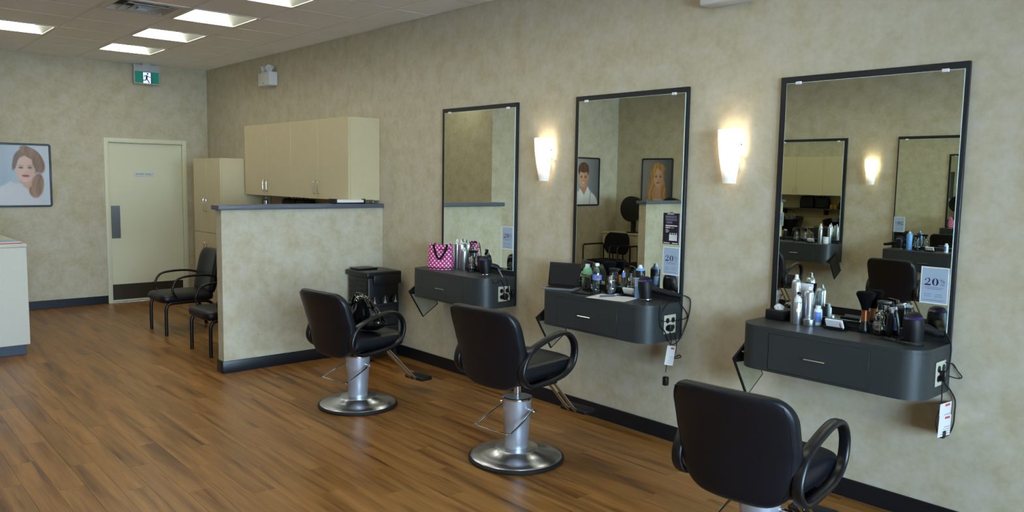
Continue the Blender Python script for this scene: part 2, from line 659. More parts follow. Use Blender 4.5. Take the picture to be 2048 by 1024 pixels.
# ------------------------------------------------------------------ the setting
# floor: sub-floor slab and single planks laid along x
floor = struct(MB().box(X0, L, 0, W, -0.12, -0.0032).build('floor', M['sub'], smooth=False), 'brown wood plank floor with long streaky grain')
def plank_geo(lx, ly):
    c, t = 0.0008, 0.003
    vs = []
    for ins, z in ((c, 0.0), (0.0002, -c), (0.0002, -t)):
        vs += [(ins, ins, z), (lx - ins, ins, z), (lx - ins, ly - ins, z), (ins, ly - ins, z)]
    fs = [(0, 1, 2, 3)]
    for a in (0, 4):
        fs += [(a + k, a + 4 + k, a + 4 + (k + 1) % 4, a + (k + 1) % 4) for k in range(4)]
    return vs, fs
planks = []
nrow = math.ceil(W / PLW)
for j in range(nrow):
    off = ((j * 0.377) % 1.0) * PLL
    i = math.floor((X0 + off) / PLL)
    while True:
        xa, xb = i * PLL - off, (i + 1) * PLL - off
        i += 1
        if xa >= L - 0.01:
            break
        xa, xb = max(xa, X0), min(xb, L)
        ya, yb = j * PLW, min((j + 1) * PLW, W)
        if xb - xa < 0.02 or yb - ya < 0.01:
            continue
        if xa > XB + 0.02 and ya > YB + 0.02:
            continue
        d = Vector(((xa + xb) / 2, (ya + yb) / 2, 0)) - CAM
        z = d.dot(_f)
        u = 1024 + FPX * d.dot(_r) / max(z, 0.1)
        v = 512 - FPX * d.dot(_u) / max(z, 0.1)
        seen = z > 0.3 and -150 < u < 2200 and v < 1150 and (ya + yb) / 2 > 0.02
        planks.append((z if seen else 100 + abs(z), xa, xb, ya, yb))
planks.sort()
_pm = {}
rest = MB()
for k, (z, xa, xb, ya, yb) in enumerate(planks):
    lx, ly = round(xb - xa, 4), round(yb - ya, 4)
    if k < 298:
        if (lx, ly) not in _pm:
            _pm[(lx, ly)] = MB().add(*plank_geo(lx, ly)).mesh('plank', M['floor'], smooth=False)
        o = bpy.data.objects.new('plank', _pm[(lx, ly)])
        COL.objects.link(o)
        o.location = (xa, ya, 0)
        o.parent = floor
    else:
        rest.at((xa, ya, 0)).add(*plank_geo(lx, ly))
ro = rest.build('plank_field', M['floor'], floor, smooth=False)
ro['kind'] = 'stuff'

# ceiling: slab, lay-in grid, single tiles
TS = 0.6096
CX = [6.84 + TS * i for i in range(-15, 8)]
CY = [0.37 + TS * j for j in range(-1, 10)]
ceiling = struct(MB().box(X0 - WT, L + WT, -WT, W + WT, H + 0.17, H + 0.3).build('ceiling', M['ceil'], smooth=False), 'grey lay-in tile ceiling')
def cell_of(x, y):
    return (math.floor((x - CX[0]) / TS), math.floor((y - CY[0]) / TS))
lights_xy = [(7.145 + 1.2192 * k, 1.285) for k in range(-4, 3)]
lights_xy += [(8.974 - 2.4384 * k, 2.504) for k in range(3)]
lights_xy += [(7.145 - 1.2192 * k, 4.333) for k in range(5)]
vent_xy = [(7.145, 1.894), (3.487, 3.113)]
special = {cell_of(x, y) for x, y in lights_xy + vent_xy}
gb = MB()
for x in CX:
    if X0 < x < L:
        y1 = YB if x > XB else W
        gb.box(x - 0.012, x + 0.012, 0, y1, H + 0.003, H + 0.012)
for y in CY:
    if 0 < y < W:
        x1 = XB if y > YB else L
        gb.box(X0, x1, y - 0.012, y + 0.012, H + 0.0032, H + 0.011)
gb.box(X0, L, 0, 0.02, H, H + 0.011)
gb.box(L - 0.02, L, 0, YB, H, H + 0.011)
gb.build('grid_bars', M['grid'], ceiling, smooth=False)
_tm = {}
for i in range(len(CX) - 1):
    for j in range(len(CY) - 1):
        if (i, j) in special:
            continue
        xa, xb = max(CX[i], X0) + 0.0115, min(CX[i + 1], L) - 0.0115
        ya, yb = max(CY[j], 0) + 0.0115, min(CY[j + 1], W) - 0.0115
        if xb - xa < 0.03 or yb - ya < 0.03 or (xa > XB and ya > YB):
            continue
        if xb > XB and ya > YB - 0.2 and xa < XB and yb > YB:
            xb = XB
        key = (round(xb - xa, 3), round(yb - ya, 3))
        if key not in _tm:
            _tm[key] = MB().rbox(0, key[0], 0, key[1], 0, 0.015, 0.003, 1).mesh('ceiling_tile', M['tile'], smooth=False)
        o = bpy.data.objects.new('ceiling_tile', _tm[key])
        COL.objects.link(o)
        o.location = (xa, ya, H + 0.001)
        o.parent = ceiling

# walls
struct(MB().box(X0 - WT, L + WT, -WT, 0, -0.12, H + 0.17).build('wall_right', M['wall'], smooth=False), 'tan mottled wallpaper wall carrying the three mirrors')
DY0, DY1, DZ = 0.345, 1.252, 2.045           # opening of the staff door
wf_ = MB()
wf_.box(L, L + WT, 0, DY0 - 0.005, -0.12, H + 0.17)
wf_.box(L, L + WT, DY1 + 0.005, YB + WT, -0.12, H + 0.17)
wf_.box(L, L + WT, DY0 - 0.005, DY1 + 0.005, DZ + 0.005, H + 0.17)
wf_.box(L + 0.11, L + WT, DY0 - 0.005, DY1 + 0.005, -0.12, DZ + 0.005)  # unseen backing behind the door, added to stop light leaking in
struct(wf_.build('wall_far', M['wall'], smooth=False), 'tan end wall with the staff door')
struct(MB().box(XB, L, YB, YB + WT, -0.12, H + 0.17).build('wall_block_side', M['wall'], smooth=False), 'side of the projecting block behind the desk')
struct(MB().box(XB, XB + WT, YB + WT, W + WT, -0.12, H + 0.17).build('wall_block_front', M['wall'], smooth=False), 'tan wall with the poster of the man, seen in a mirror')
struct(MB().box(X0 - WT, XB, W, W + WT, -0.12, H + 0.17).build('wall_left', M['wall'], smooth=False), 'tan wall opposite, seen only in the mirrors')
# shop front: sill, header, piers, glass
wfr = MB()
wfr.box(X0 - WT, X0, 0, W, -0.12, 0.40)
wfr.box(X0 - WT, X0, 0, W, 2.70, H + 0.17)
for ya, yb in ((0, 1.30), (2.65, 2.75), (4.05, 4.15), (5.5, W)):
    wfr.box(X0 - WT, X0, ya, yb, 0.40, 2.70)
struct(wfr.build('wall_front', M['wall'], smooth=False), 'shop front wall with three large windows behind the camera')
for k, (ya, yb) in enumerate(((1.30, 2.65), (2.75, 4.05), (4.15, 5.5))):
    win = MB().box(X0 - 0.082, X0 - 0.076, ya + 0.05, yb - 0.05, 0.45, 2.65).build('window_%d' % (k + 1), M['glass'], smooth=False)
    struct(win, 'clear shop window pane')
    fr = MB()
    fr.box(X0 - 0.12, X0 - 0.03, ya, yb, 0.40, 0.45).box(X0 - 0.12, X0 - 0.03, ya, yb, 2.65, 2.70)
    fr.box(X0 - 0.12, X0 - 0.03, ya, ya + 0.05, 0.45, 2.65).box(X0 - 0.12, X0 - 0.03, yb - 0.05, yb, 0.45, 2.65)
    fr.build('window_frame', M['alum'], win, smooth=False)
pv = MB().box(-40, X0 - WT - 0.01, -25, 31, -0.2, -0.10).build('pavement', M['pave'], smooth=False)
struct(pv, 'grey pavement outside the shop front')

# half walls with slate ledges
HWT, HWH = 0.113, 1.372
def half_wall(name, ya, yb, end_low, label):
    o = struct(MB().box(XP, XP + HWT, ya, yb, 0.0, HWH).build(name, M['wall'], smooth=False), label)
    e0 = ya if not end_low else ya - 0.03
    e1 = yb + 0.03 if not end_low else yb
    MB().rbox(XP - 0.03, XP + HWT + 0.03, e0, e1, HWH, HWH + 0.04, 0.006, 2).build('ledge', M['ledge'], o)
    b = MB()
    t = 0.012
    ey0, ey1 = (ya, yb + t) if not end_low else (ya - t, yb)
    b.rbox(XP - t, XP, ey0, ey1, 0, 0.103, 0.004, 2)
    b.rbox(XP + HWT, XP + HWT + t, ey0, ey1, 0, 0.103, 0.004, 2)
    if not end_low:
        b.rbox(XP, XP + HWT, yb, yb + t, 0, 0.103, 0.004, 2)
    else:
        b.rbox(XP, XP + HWT, ya - t, ya, 0, 0.103, 0.004, 2)
    b.build('half_wall_baseboard', M['base'], o)
    return o
half_wall('wall_partition_right', 0.0, 1.551, False, 'pale half wall with slate ledge beside the black trolley')
half_wall('wall_partition_left', 4.02, W, True, 'half wall with slate ledge seen in the middle mirror')

# baseboards
def basebd(name, *boxes):
    b = MB()
    for q in boxes:
        b.rbox(*q, 0.0, 0.103, 0.003, 1)
    struct(b.build(name, M['base']), 'dark vinyl baseboard')
basebd('baseboard_right', (X0, XP - 0.012, 0, 0.012), (XP + HWT + 0.012, 8.84, 0, 0.012), (9.70, L, 0, 0.012))
basebd('baseboard_far', (L - 0.012, L, 1.305, YB), (L - 0.012, L, 0.012, 0.29))
basebd('baseboard_left', (X0, 6.40, W - 0.012, W))
basebd('baseboard_block', (XB - 0.012, XB, YB, 5.28), (9.8, L - 0.012, YB - 0.012, YB))

# staff door
door = struct(MB().box(L + 0.02, L + 0.062, DY0 + 0.004, DY1 - 0.004, 0.012, DZ - 0.004).build('door_1', M['cream'], smooth=False), 'cream staff door with dark kick plate')
fr = MB()
for ya, yb in ((0.292, DY0), (DY1, 1.305)):
    fr.rbox(L - 0.02, L + 0.10, ya, yb, 0, 2.10, 0.004, 2)
fr.rbox(L - 0.02, L + 0.10, DY0 + 0.0005, DY1 - 0.0005, DZ, 2.10, 0.004, 2)
fr.build('door_frame', M['cream'], door)
MB().rbox(L + 0.012, L + 0.02, 1.13, 1.235, 0.83, 1.245, 0.002, 1).build('push_plate', M['steel'], door)
MB().rbox(L + 0.016, L + 0.02, DY0 + 0.02, DY1 - 0.01, 0.035, 0.235, 0.001, 1).build('kick_plate', M['bronze'], door)
MB().box(L + 0.004, L + 0.075, DY0, DY1, 0.0, 0.010).build('threshold', M['brush'], door, smooth=False)
sg = MB().rbox(L + 0.013, L + 0.02, 0.70, 0.948, 1.622, 1.674, 0.002, 1).build('staff_sign', M['white'], door)
tv, tf = text_geo('STAFF ONLY', 0.036)
lt = MB()
lt.add([(L + 0.0125, 0.824 - x * 1.02, 1.648 + y) for x, y, z in tv], [tuple(reversed(f)) for f in tf])
lt.build('lettering', M['tagblk'], sg, smooth=False)

# ------------------------------------------------------------------ ceiling fittings
def make_troffer():
    t = thing('ceiling_light', '', 'ceiling light')
    a, b, d = 0.293, 0.27, 0.105
    fr = MB()
    for s in (-1, 1):
        fr.box(-a, a, s * a if s < 0 else b, -b if s < 0 else a, -0.004, 0.012)
        fr.box(s * a if s < 0 else b, -b if s < 0 else a, -b, b, -0.004, 0.012)
    fr.build('frame', M['grid'], t, smooth=False)
    # barrel diffuser running in x, closed by two end reflectors
    n = 10
    prof = []
    for k in range(n + 1):
        an = PI * k / n
        prof.append((-b * math.cos(an), d * math.sin(an) ** 0.8))
    vs, fs = [], []
    for x, z in prof:
        vs += [(x, -b + 0.10 * z / d, z), (x, b - 0.10 * z / d, z)]
    for k in range(n):
        fs.append((2 * k, 2 * k + 1, 2 * k + 3, 2 * k + 2))
    MB().add(vs, fs).build('diffuser', M['diff'], t)
    for s in (-1, 1):
        vs = [(x, s * (b - 0.10 * z / d) + s * 0.0005, z) for x, z in prof]
        MB().add(vs, [tuple(range(n + 1))]).build('end_reflector', M['refl'], t)
    hs = MB()
    hs.box(-a, a, -a, a, d + 0.008, d + 0.03)
    hs.build('housing', M['white'], t, smooth=False)
    return t
trof = make_troffer()
front_names = {(0, 2): 'square ceiling light nearest the end wall, above the green exit sign', (0, 1): 'second square ceiling light from the end wall, above the tall cabinet', (0, 0): 'square ceiling light nearest in full view, right of the ceiling vent', (0, -1): 'square ceiling light cut by the top edge of the picture'}
for k, (x, y) in enumerate(lights_xy):
    if k < 7:
        lab = front_names.get((0, k - 4), 'square recessed ceiling light above the mirror wall, out of view')
    elif k < 10:
        lab = 'square ceiling light at the left edge, left of the ceiling vent' if k == 7 else 'square recessed ceiling light along the middle of the room, out of view'
    else:
        lab = 'square recessed ceiling light above the opposite stations, out of view'
    if k == 0:
        o = trof
        o.location = (x, y, H)
        o['label'] = lab
    else:
        o = dup(trof, lab, (x, y, H))
    o['group'] = 'recessed square ceiling lights'

def make_vent():
    t = thing('ceiling_vent', 'square grey ceiling air vent left of the nearest ceiling light', 'air vent', (vent_xy[0][0], vent_xy[0][1], H))
    MB().box(-0.29, 0.29, -0.29, 0.29, 0.06, 0.08).build('vent_box', M['ventd'], t, smooth=False)
    pl = MB()
    for s in (-1, 1):
        pl.box(-0.293, 0.293, 0.235 if s > 0 else -0.293, 0.293 if s > 0 else -0.235, -0.003, 0.006)
        pl.box(0.235 if s > 0 else -0.293, 0.293 if s > 0 else -0.235, -0.235, 0.235, -0.003, 0.006)
    pl.build('vent_plate', M['grid'], t, smooth=False)
    for k, (r, z) in enumerate(((0.234, -0.004), (0.165, -0.010), (0.10, -0.014), (0.05, -0.016))):
        m = MB()
        w_, dz = (0.035 if k < 3 else 0.02), 0.030
        # sloping square cone
        q0 = [(-r, -r, z), (r, -r, z), (r, r, z), (-r, r, z)]
        q1 = [(-(r - w_), -(r - w_), z + dz), (r - w_, -(r - w_), z + dz), (r - w_, r - w_, z + dz), (-(r - w_), r - w_, z + dz)]
        q2 = [(p[0], p[1], p[2] + 0.003) for p in q0]
        q3 = [(p[0], p[1], p[2] + 0.003) for p in q1]
        vs = q0 + q1 + q2 + q3
        fs = []
        for i in range(4):
            j = (i + 1) % 4
            fs += [(i, i + 4, j + 4, j), (i + 8, j + 8, j + 12, i + 12), (i, j, j + 8, i + 8), (i + 4, i + 12, j + 12, j + 4)]
        m.add(vs, fs).build('vent_cone', M['vent'], t, smooth=False)
    return t
vent = make_vent()
dup(vent, 'square ceiling air vent over the middle of the room, out of view', (*vent_xy[1], H))

# exit sign under the ceiling at the end wall
ex = thing('exit_sign', 'green running man exit sign hanging from the ceiling by the end wall', 'exit sign', (L - 0.09, 0.795, 2.793))
MB().rbox(-0.02, 0.02, -0.155, 0.155, 0.0, 0.235, 0.004, 2).build('housing', M['exitw'], ex)
MB().rbox(-0.02, 0.02, -0.05, 0.05, 0.233, 0.259, 0.002, 1).build('canopy', M['exitw'], ex)
def ep(name, poly, mt, off):
    vs = [(-0.021 - off, y, z) for y, z in poly] + [(-0.0195, y, z) for y, z in poly]
    n = len(poly)
    fs = [tuple(range(n)), tuple(reversed(range(n, 2 * n)))] + [(k, n + k, n + (k + 1) % n, (k + 1) % n) for k in range(n)]
    return MB().add(vs, fs).merge().build(name, mt, ex, smooth=False)
ep('green_panel', [(0.145, 0.012), (-0.145, 0.012), (-0.145, 0.155), (0.145, 0.155)], M['exitg'], 0.001)
ep('white_doorway', [(0.045, 0.012), (-0.045, 0.012), (-0.045, 0.145), (0.045, 0.145)], M['exitl'], 0.002)
ep('door_edge', [(-0.045, 0.006), (-0.057, 0.006), (-0.057, 0.15), (-0.045, 0.15)], M['exitf'], 0.0022)
fg = MB()
def stroke(pts, w_):
    for (ya, za), (yb, zb) in zip(pts, pts[1:]):
        d = Vector((yb - ya, zb - za))
        n = Vector((-d.y, d.x)).normalized() * w_
        e = d.normalized() * w_ * 0.6
        q = [(ya - e.x + n.x, za - e.y + n.y), (yb + e.x + n.x, zb + e.y + n.y), (yb + e.x - n.x, zb + e.y - n.y), (ya - e.x - n.x, za - e.y - n.y)]
        vs = [(-0.0245, y, z) for y, z in q] + [(-0.0215, y, z) for y, z in q]
        fg.add(vs, [(0, 1, 2, 3), (7, 6, 5, 4), (0, 4, 5, 1), (1, 5, 6, 2), (2, 6, 7, 3), (3, 7, 4, 0)])
stroke([(0.002, 0.105), (0.006, 0.070)], 0.011)
stroke([(0.004, 0.108), (0.026, 0.106), (0.034, 0.090)], 0.0045)
stroke([(-0.002, 0.106), (-0.022, 0.092), (-0.040, 0.090)], 0.0045)
stroke([(0.006, 0.070), (0.016, 0.048), (0.050, 0.046)], 0.006)
stroke([(0.004, 0.070), (-0.012, 0.044), (-0.026, 0.018)], 0.006)
cyl = [(0.011 * math.cos(2 * PI * k / 14) - 0.008, 0.011 * math.sin(2 * PI * k / 14) + 0.130) for k in range(14)]
vs = [(-0.0245, y, z) for y, z in cyl] + [(-0.0215, y, z) for y, z in cyl]
fg.add(vs, [tuple(range(14)), tuple(reversed(range(14, 28)))] + [(k, 14 + k, 14 + (k + 1) % 14, (k + 1) % 14) for k in range(14)])
fg.merge(1e-6).build('running_figure', M['exitf'], ex, smooth=False)

# emergency lights on the mirror wall
def make_emergency(label, loc):
    t = thing('emergency_light', label, 'emergency light', loc)
    b = MB().rbox(-0.15, 0.15, 0.0, 0.105, 0.0, 0.155, 0.012, 3).build('battery_box', M['white'], t)
    MB().rbox(-0.012, 0.012, 0.1045, 0.107, 0.022, 0.032, 0.001, 1).build('indicator', M['tagblk'], b)
    for s in (-1, 1):
        h = MB()
        h.at((s * 0.085, 0.055, 0.197), rx=-PI / 2 - 0.25, rz=0.5 if s < 0 else -0.4)
        h.lathe([(0.0, -0.045), (0.022, -0.045), (0.038, -0.02), (0.042, 0.025), (0.042, 0.035), (0.036, 0.035)], 24)
        ho = h.build('lamp_head', M['white'], t)
        g = MB().at((s * 0.085, 0.055, 0.197), rx=-PI / 2 - 0.25, rz=0.5 if s < 0 else -0.4)
        g.lathe([(0.036, 0.0335), (0.02, 0.037), (0.0, 0.038)], 20).build('lens', M['lampw'], ho)
        MB().at((s * 0.085, 0.055, 0.15)).lathe([(0.012, 0), (0.012, 0.016)], 12).build('stem', M['white'], t)
    return t
make_emergency('white emergency light with two lamp heads high above the wall cabinets', (8.785, 0.0, 2.69))
make_emergency('white wall unit cut by the top edge above the right sconce', (2.665, 0.0, 2.693))

# ------------------------------------------------------------------ styling stations
# local frame of a station: x to the left when facing the wall, y out of the wall
PW = 0.952
class St:
    def __init__(self, cx, opp=False):
        self.cx, self.opp = cx, opp
        self.rz = PI if opp else 0.0
    def w(self, l, o, z=0.0):
        return (self.cx - l, W - o, z) if self.opp else (self.cx + l, o, z)
S1, S2, S3 = St(4.963), St(3.401), St(1.836)
OA, OB = St(5.105, True), St(3.535, True)
TOP = 0.915

def make_mirror():
    t = thing('wall_mirror', '', 'mirror')
    h = PW / 2
    MB().rbox(-h, h, 0.0, 0.022, 0.68, 2.245, 0.002, 1).build('black_panel', M['panel'], t)
    gl = MB()
    gx0, gx1, gz0, gz1 = -h + 0.018, h - 0.038, 0.955, 2.21
    gl.box(gx0, gx1, 0.022, 0.0275, gz0, gz1)
    g = gl.build('mirror_glass', M['gedge'], t, smooth=False)
    MB().add([(gx0 + 0.002, 0.0278, gz0 + 0.002), (gx1 - 0.002, 0.0278, gz0 + 0.002), (gx1 - 0.002, 0.0278, gz1 - 0.002), (gx0 + 0.002, 0.0278, gz1 - 0.002)], [(3, 2, 1, 0)]).build('silvering', M['mirror'], g, smooth=False)
    for x in (gx0 + 0.085, gx1 - 0.07):
        MB().rbox(x - 0.016, x + 0.016, 0.0225, 0.034, gz1 - 0.010, gz1 + 0.006, 0.002, 1).build('clip', M['clip'], t)
    return t
mir = make_mirror()
mlabels = [(S1, 'tall black-framed wall mirror nearest the half wall'), (S2, 'tall black-framed wall mirror between the two wall lamps'), (S3, 'large black-framed wall mirror at the right, reflecting two more mirrors'),
           (OA, 'opposite wall mirror seen reflecting the wall cabinets and bottle shelf'), (OB, 'opposite wall mirror seen reflected at the right edge of the largest mirror')]
for k, (s, lab) in enumerate(mlabels):
    if k == 0:
        o = mir
        o.location, o.rotation_euler = s.w(0, 0), (0, 0, s.rz)
        o['label'] = lab
    else:
        o = dup(mir, lab, s.w(0, 0), s.rz)
    o['group'] = 'tall salon mirrors'

CD, CZ0 = 0.355, 0.68
def make_counter():
    t = thing('wall_counter', '', 'counter')
    h, r = PW / 2, 0.115
    y0 = 0.0225
    pts = [(-h, y0), (h, y0)]
    for k in range(11):
        a = PI / 2 * k / 10
        pts.append((h - r + r * math.cos(a), CD - r + r * math.sin(a)))
    for k in range(11):
        a = PI / 2 + PI / 2 * k / 10
        pts.append((-h + r + r * math.cos(a), CD - r + r * math.sin(a)))
    b = MB().prism(pts, CZ0, TOP - 0.018).build('body', M['lam'], t, angle=30)
    MB().prism(pts, TOP - 0.0175, TOP).build('top', M['lam'], t, angle=30)
    # drawer front stands a hair proud, a black sheet behind it paints the shaded gap
    MB().box(-0.245, 0.285, CD - 0.002, CD + 0.0006, 0.692, 0.886).build('drawer_gap_shade', M['matte'], t, smooth=False)
    d = MB().rbox(-0.2425, 0.2825, CD - 0.001, CD + 0.0022, 0.6945, 0.8835, 0.0008, 1).build('drawer', M['lam'], t)
    hd = MB()
    hd.tube([(-0.035, CD + 0.022, 0.787), (0.075, CD + 0.022, 0.787)], 0.0045, 8)
    for x in (-0.022, 0.062):
        hd.tube([(x, CD, 0.787), (x, CD + 0.022, 0.787)], 0.0035, 8)
    hd.build('handle', M['chrome'], d)
    p = MB().rbox(-h - 0.006, -h, 0.075, 0.19, 0.73, 0.846, 0.002, 1).build('outlet_plate', M['ivory'], t)
    for yy in (0.105, 0.160):
        for zz in (0.766, 0.812):
            s = MB().at((-h - 0.006, yy, zz), ry=-PI / 2).lathe([(0.0165, 0), (0.0165, 0.003)], 16)
            s.build('socket', M['plast'], p)
    return t
ctr = make_counter()
clabels = [(S1, 'charcoal wall-hung counter carrying the pink dotted bag'), (S2, 'charcoal wall-hung counter carrying the tablet and paper sheet'), (S3, 'charcoal wall-hung counter at the right carrying silver spray cans'),
           (OA, 'opposite charcoal counter with hanging black hand mirror, seen reflected'), (OB, 'opposite charcoal counter behind a salon chair, seen reflected')]
for k, (s, lab) in enumerate(clabels):
    if k == 0:
        o = ctr
        o.location, o.rotation_euler = s.w(0, 0), (0, 0, s.rz)
        o['label'] = lab
    else:
        o = dup(ctr, lab, s.w(0, 0), s.rz)
    o['group'] = 'wall-hung styling counters'

# hand mirrors hanging from the far end of each counter
def make_hand_mirror():
    t = thing('hand_mirror', '', 'hand mirror')
    # flat in the y-z plane, hung by one corner; face towards -x
    a = math.radians(-32.5)
    def R(y, z):
        return (y * math.cos(a) - z * math.sin(a), y * math.sin(a) + z * math.cos(a))
    hw, hh = 0.094, 0.139
    rim = []
    for y, z in ((-hw, -hh), (hw, -hh), (hw, hh), (-hw, hh)):
        rim.append(R(y, z))
    vs = [(-0.006, y, z) for y, z in rim] + [(0.006, y, z) for y, z in rim]
    MB().add(vs, [(3, 2, 1, 0), (4, 5, 6, 7), (0, 1, 5, 4), (1, 2, 6, 5), (2, 3, 7, 6), (3, 0, 4, 7)]).build('back_plate', M['plast'], t, smooth=False)
    g = [R(y, z) for y, z in ((-hw + 0.008, -hh + 0.008), (hw - 0.008, -hh + 0.008), (hw - 0.008, hh - 0.008), (-hw + 0.008, hh - 0.008))]
    MB().add([(-0.0066, y, z) for y, z in g], [(3, 2, 1, 0)]).build('mirror_glass', M['mirror'], t, smooth=False)
    hy, hz = R(0, hh - 0.03)
    MB().tube([(-0.016, hy, hz), (0.016, hy, hz)], 0.008, 10).build('hook', M['chrome'], t)
    return t
hm = make_hand_mirror()
hl = [(S1, 'black-rimmed hand mirror hanging below the counter with the pink bag'), (S2, 'black-rimmed hand mirror hanging below the counter with the tablet'), (S3, 'black-rimmed hand mirror hanging below the right counter'),
      (OA, 'black hand mirror back hanging at the end of the opposite counter'), (OB, 'hand mirror hanging at the opposite counter end, hidden')]
for k, (s, lab) in enumerate(hl[:4]):
    loc = s.w(PW / 2 + 0.017, 0.198, 0.645)
    if k == 0:
        o = hm
        o.location, o.rotation_euler = loc, (0, 0, s.rz)
        o['label'] = lab
    else:
        o = dup(hm, lab, loc, s.rz)
    o['group'] = 'hand mirrors on counter ends'

# wall lamps
def shade_mat():
    m = bpy.data.materials.new('lit_white_glass')
    m.use_nodes = True
    nt = m.node_tree
    b = nt.nodes['Principled BSDF']
    b.inputs['Base Color'].default_value = lin('#f4efe6')
    b.inputs['Roughness'].default_value = 0.3
    b.inputs['Emission Color'].default_value = lin('#ffeeda')
    tc = nt.nodes.new('ShaderNodeTexCoord')
    sp = nt.nodes.new('ShaderNodeSeparateXYZ')
    mr = nt.nodes.new('ShaderNodeMapRange')
    mr.inputs[1].default_value, mr.inputs[2].default_value = 0.03, 0.17
    mr.inputs[3].default_value, mr.inputs[4].default_value = 0.10, 1.4
    nt.links.new(tc.outputs['Object'], sp.inputs[0])
    nt.links.new(sp.outputs['Z'], mr.inputs[0])
    nt.links.new(mr.outputs[0], b.inputs['Emission Strength'])
    return m
M['shade'] = shade_mat()
def make_sconce():
    t = thing('wall_lamp', '', 'wall lamp')
    n, hgt = 18, 0.31
    vs, fs = [], []
    rows = [(0.0, 0.040), (0.06, 0.049), (0.13, 0.060), (0.20, 0.069), (0.26, 0.074), (hgt, 0.0755)]
    for thick in (0.0, 0.004):
        for z, r in rows:
            for k in range(n + 1):
                a = PI * k / n
                vs.append(((r - thick) * math.cos(a), 0.022 + (r - thick) * 1.15 * math.sin(a), z))
    R_ = len(rows)
    def ix(s_, i, k):
        return s_ * R_ * (n + 1) + i * (n + 1) + k
    for i in range(R_ - 1):
        for k in range(n):
            fs.append((ix(0, i, k), ix(0, i, k + 1), ix(0, i + 1, k + 1), ix(0, i + 1, k))[::-1])
            fs.append((ix(1, i, k), ix(1, i, k + 1), ix(1, i + 1, k + 1), ix(1, i + 1, k)))
    for k in range(n):
        fs.append((ix(0, R_ - 1, k), ix(0, R_ - 1, k + 1), ix(1, R_ - 1, k + 1), ix(1, R_ - 1, k))[::-1])
        fs.append((ix(0, 0, k), ix(0, 0, k + 1), ix(1, 0, k + 1), ix(1, 0, k)))
    for i in range(R_ - 1):
        fs.append((ix(0, i, 0), ix(0, i + 1, 0), ix(1, i + 1, 0), ix(1, i, 0))[::-1])
        fs.append((ix(0, i, n), ix(0, i + 1, n), ix(1, i + 1, n), ix(1, i, n)))
    MB().add(vs, fs).build('glass_shade', M['shade'], t, angle=60)
    MB().rbox(-0.045, 0.045, 0.0, 0.014, 0.07, 0.24, 0.004, 2).build('back_plate', M['white'], t)
    br = MB()
    for s in (-1, 1):
        br.tube([(s * 0.03, 0.012, 0.16), (s * 0.066, 0.02, 0.16)], 0.006, 8)
    br.build('bracket', M['white'], t)
    for s in (-1, 1):
        MB().at((s * 0.0685, 0.03, 0.225), ry=s * PI / 2).lathe([(0.006, 0), (0.006, 0.004), (0.003, 0.006)], 10).build('screw', M['copper'], t)
    MB().at((0, 0.055, 0.10)).lathe([(0.010, 0), (0.012, 0.04), (0.012, 0.05)], 10).build('lamp_holder', M['white'], t)
    return t
sc_ = make_sconce()
def bulb(loc):
    ld = bpy.data.lights.new('lamp_bulb', 'POINT')
    ld.energy = SCONCE_POWER
    ld.color = (1.0, 0.80, 0.52)
    ld.shadow_soft_size = 0.018
    o = bpy.data.objects.new('lamp_bulb', ld)
    COL.objects.link(o)
    o.location = loc
scl = [((4.175, 0, 1.655), 0.0, 'lit white glass wall lamp between the far and middle mirrors'), ((2.61, 0, 1.66), 0.0, 'lit white glass wall lamp between the middle and right mirrors'),
       ((4.31, W, 1.67), PI, 'lit wall lamp on the opposite wall, seen in the right mirror')]
for k, (loc, rz, lab) in enumerate(scl):
    if k == 0:
        o = sc_
        o.location = loc
        o['label'] = lab
    else:
        o = dup(sc_, lab, loc, rz)
    o['group'] = 'white glass wall lamps'
    s = -1 if rz else 1
    bulb((loc[0], loc[1] + s * 0.058, loc[2] + 0.20))

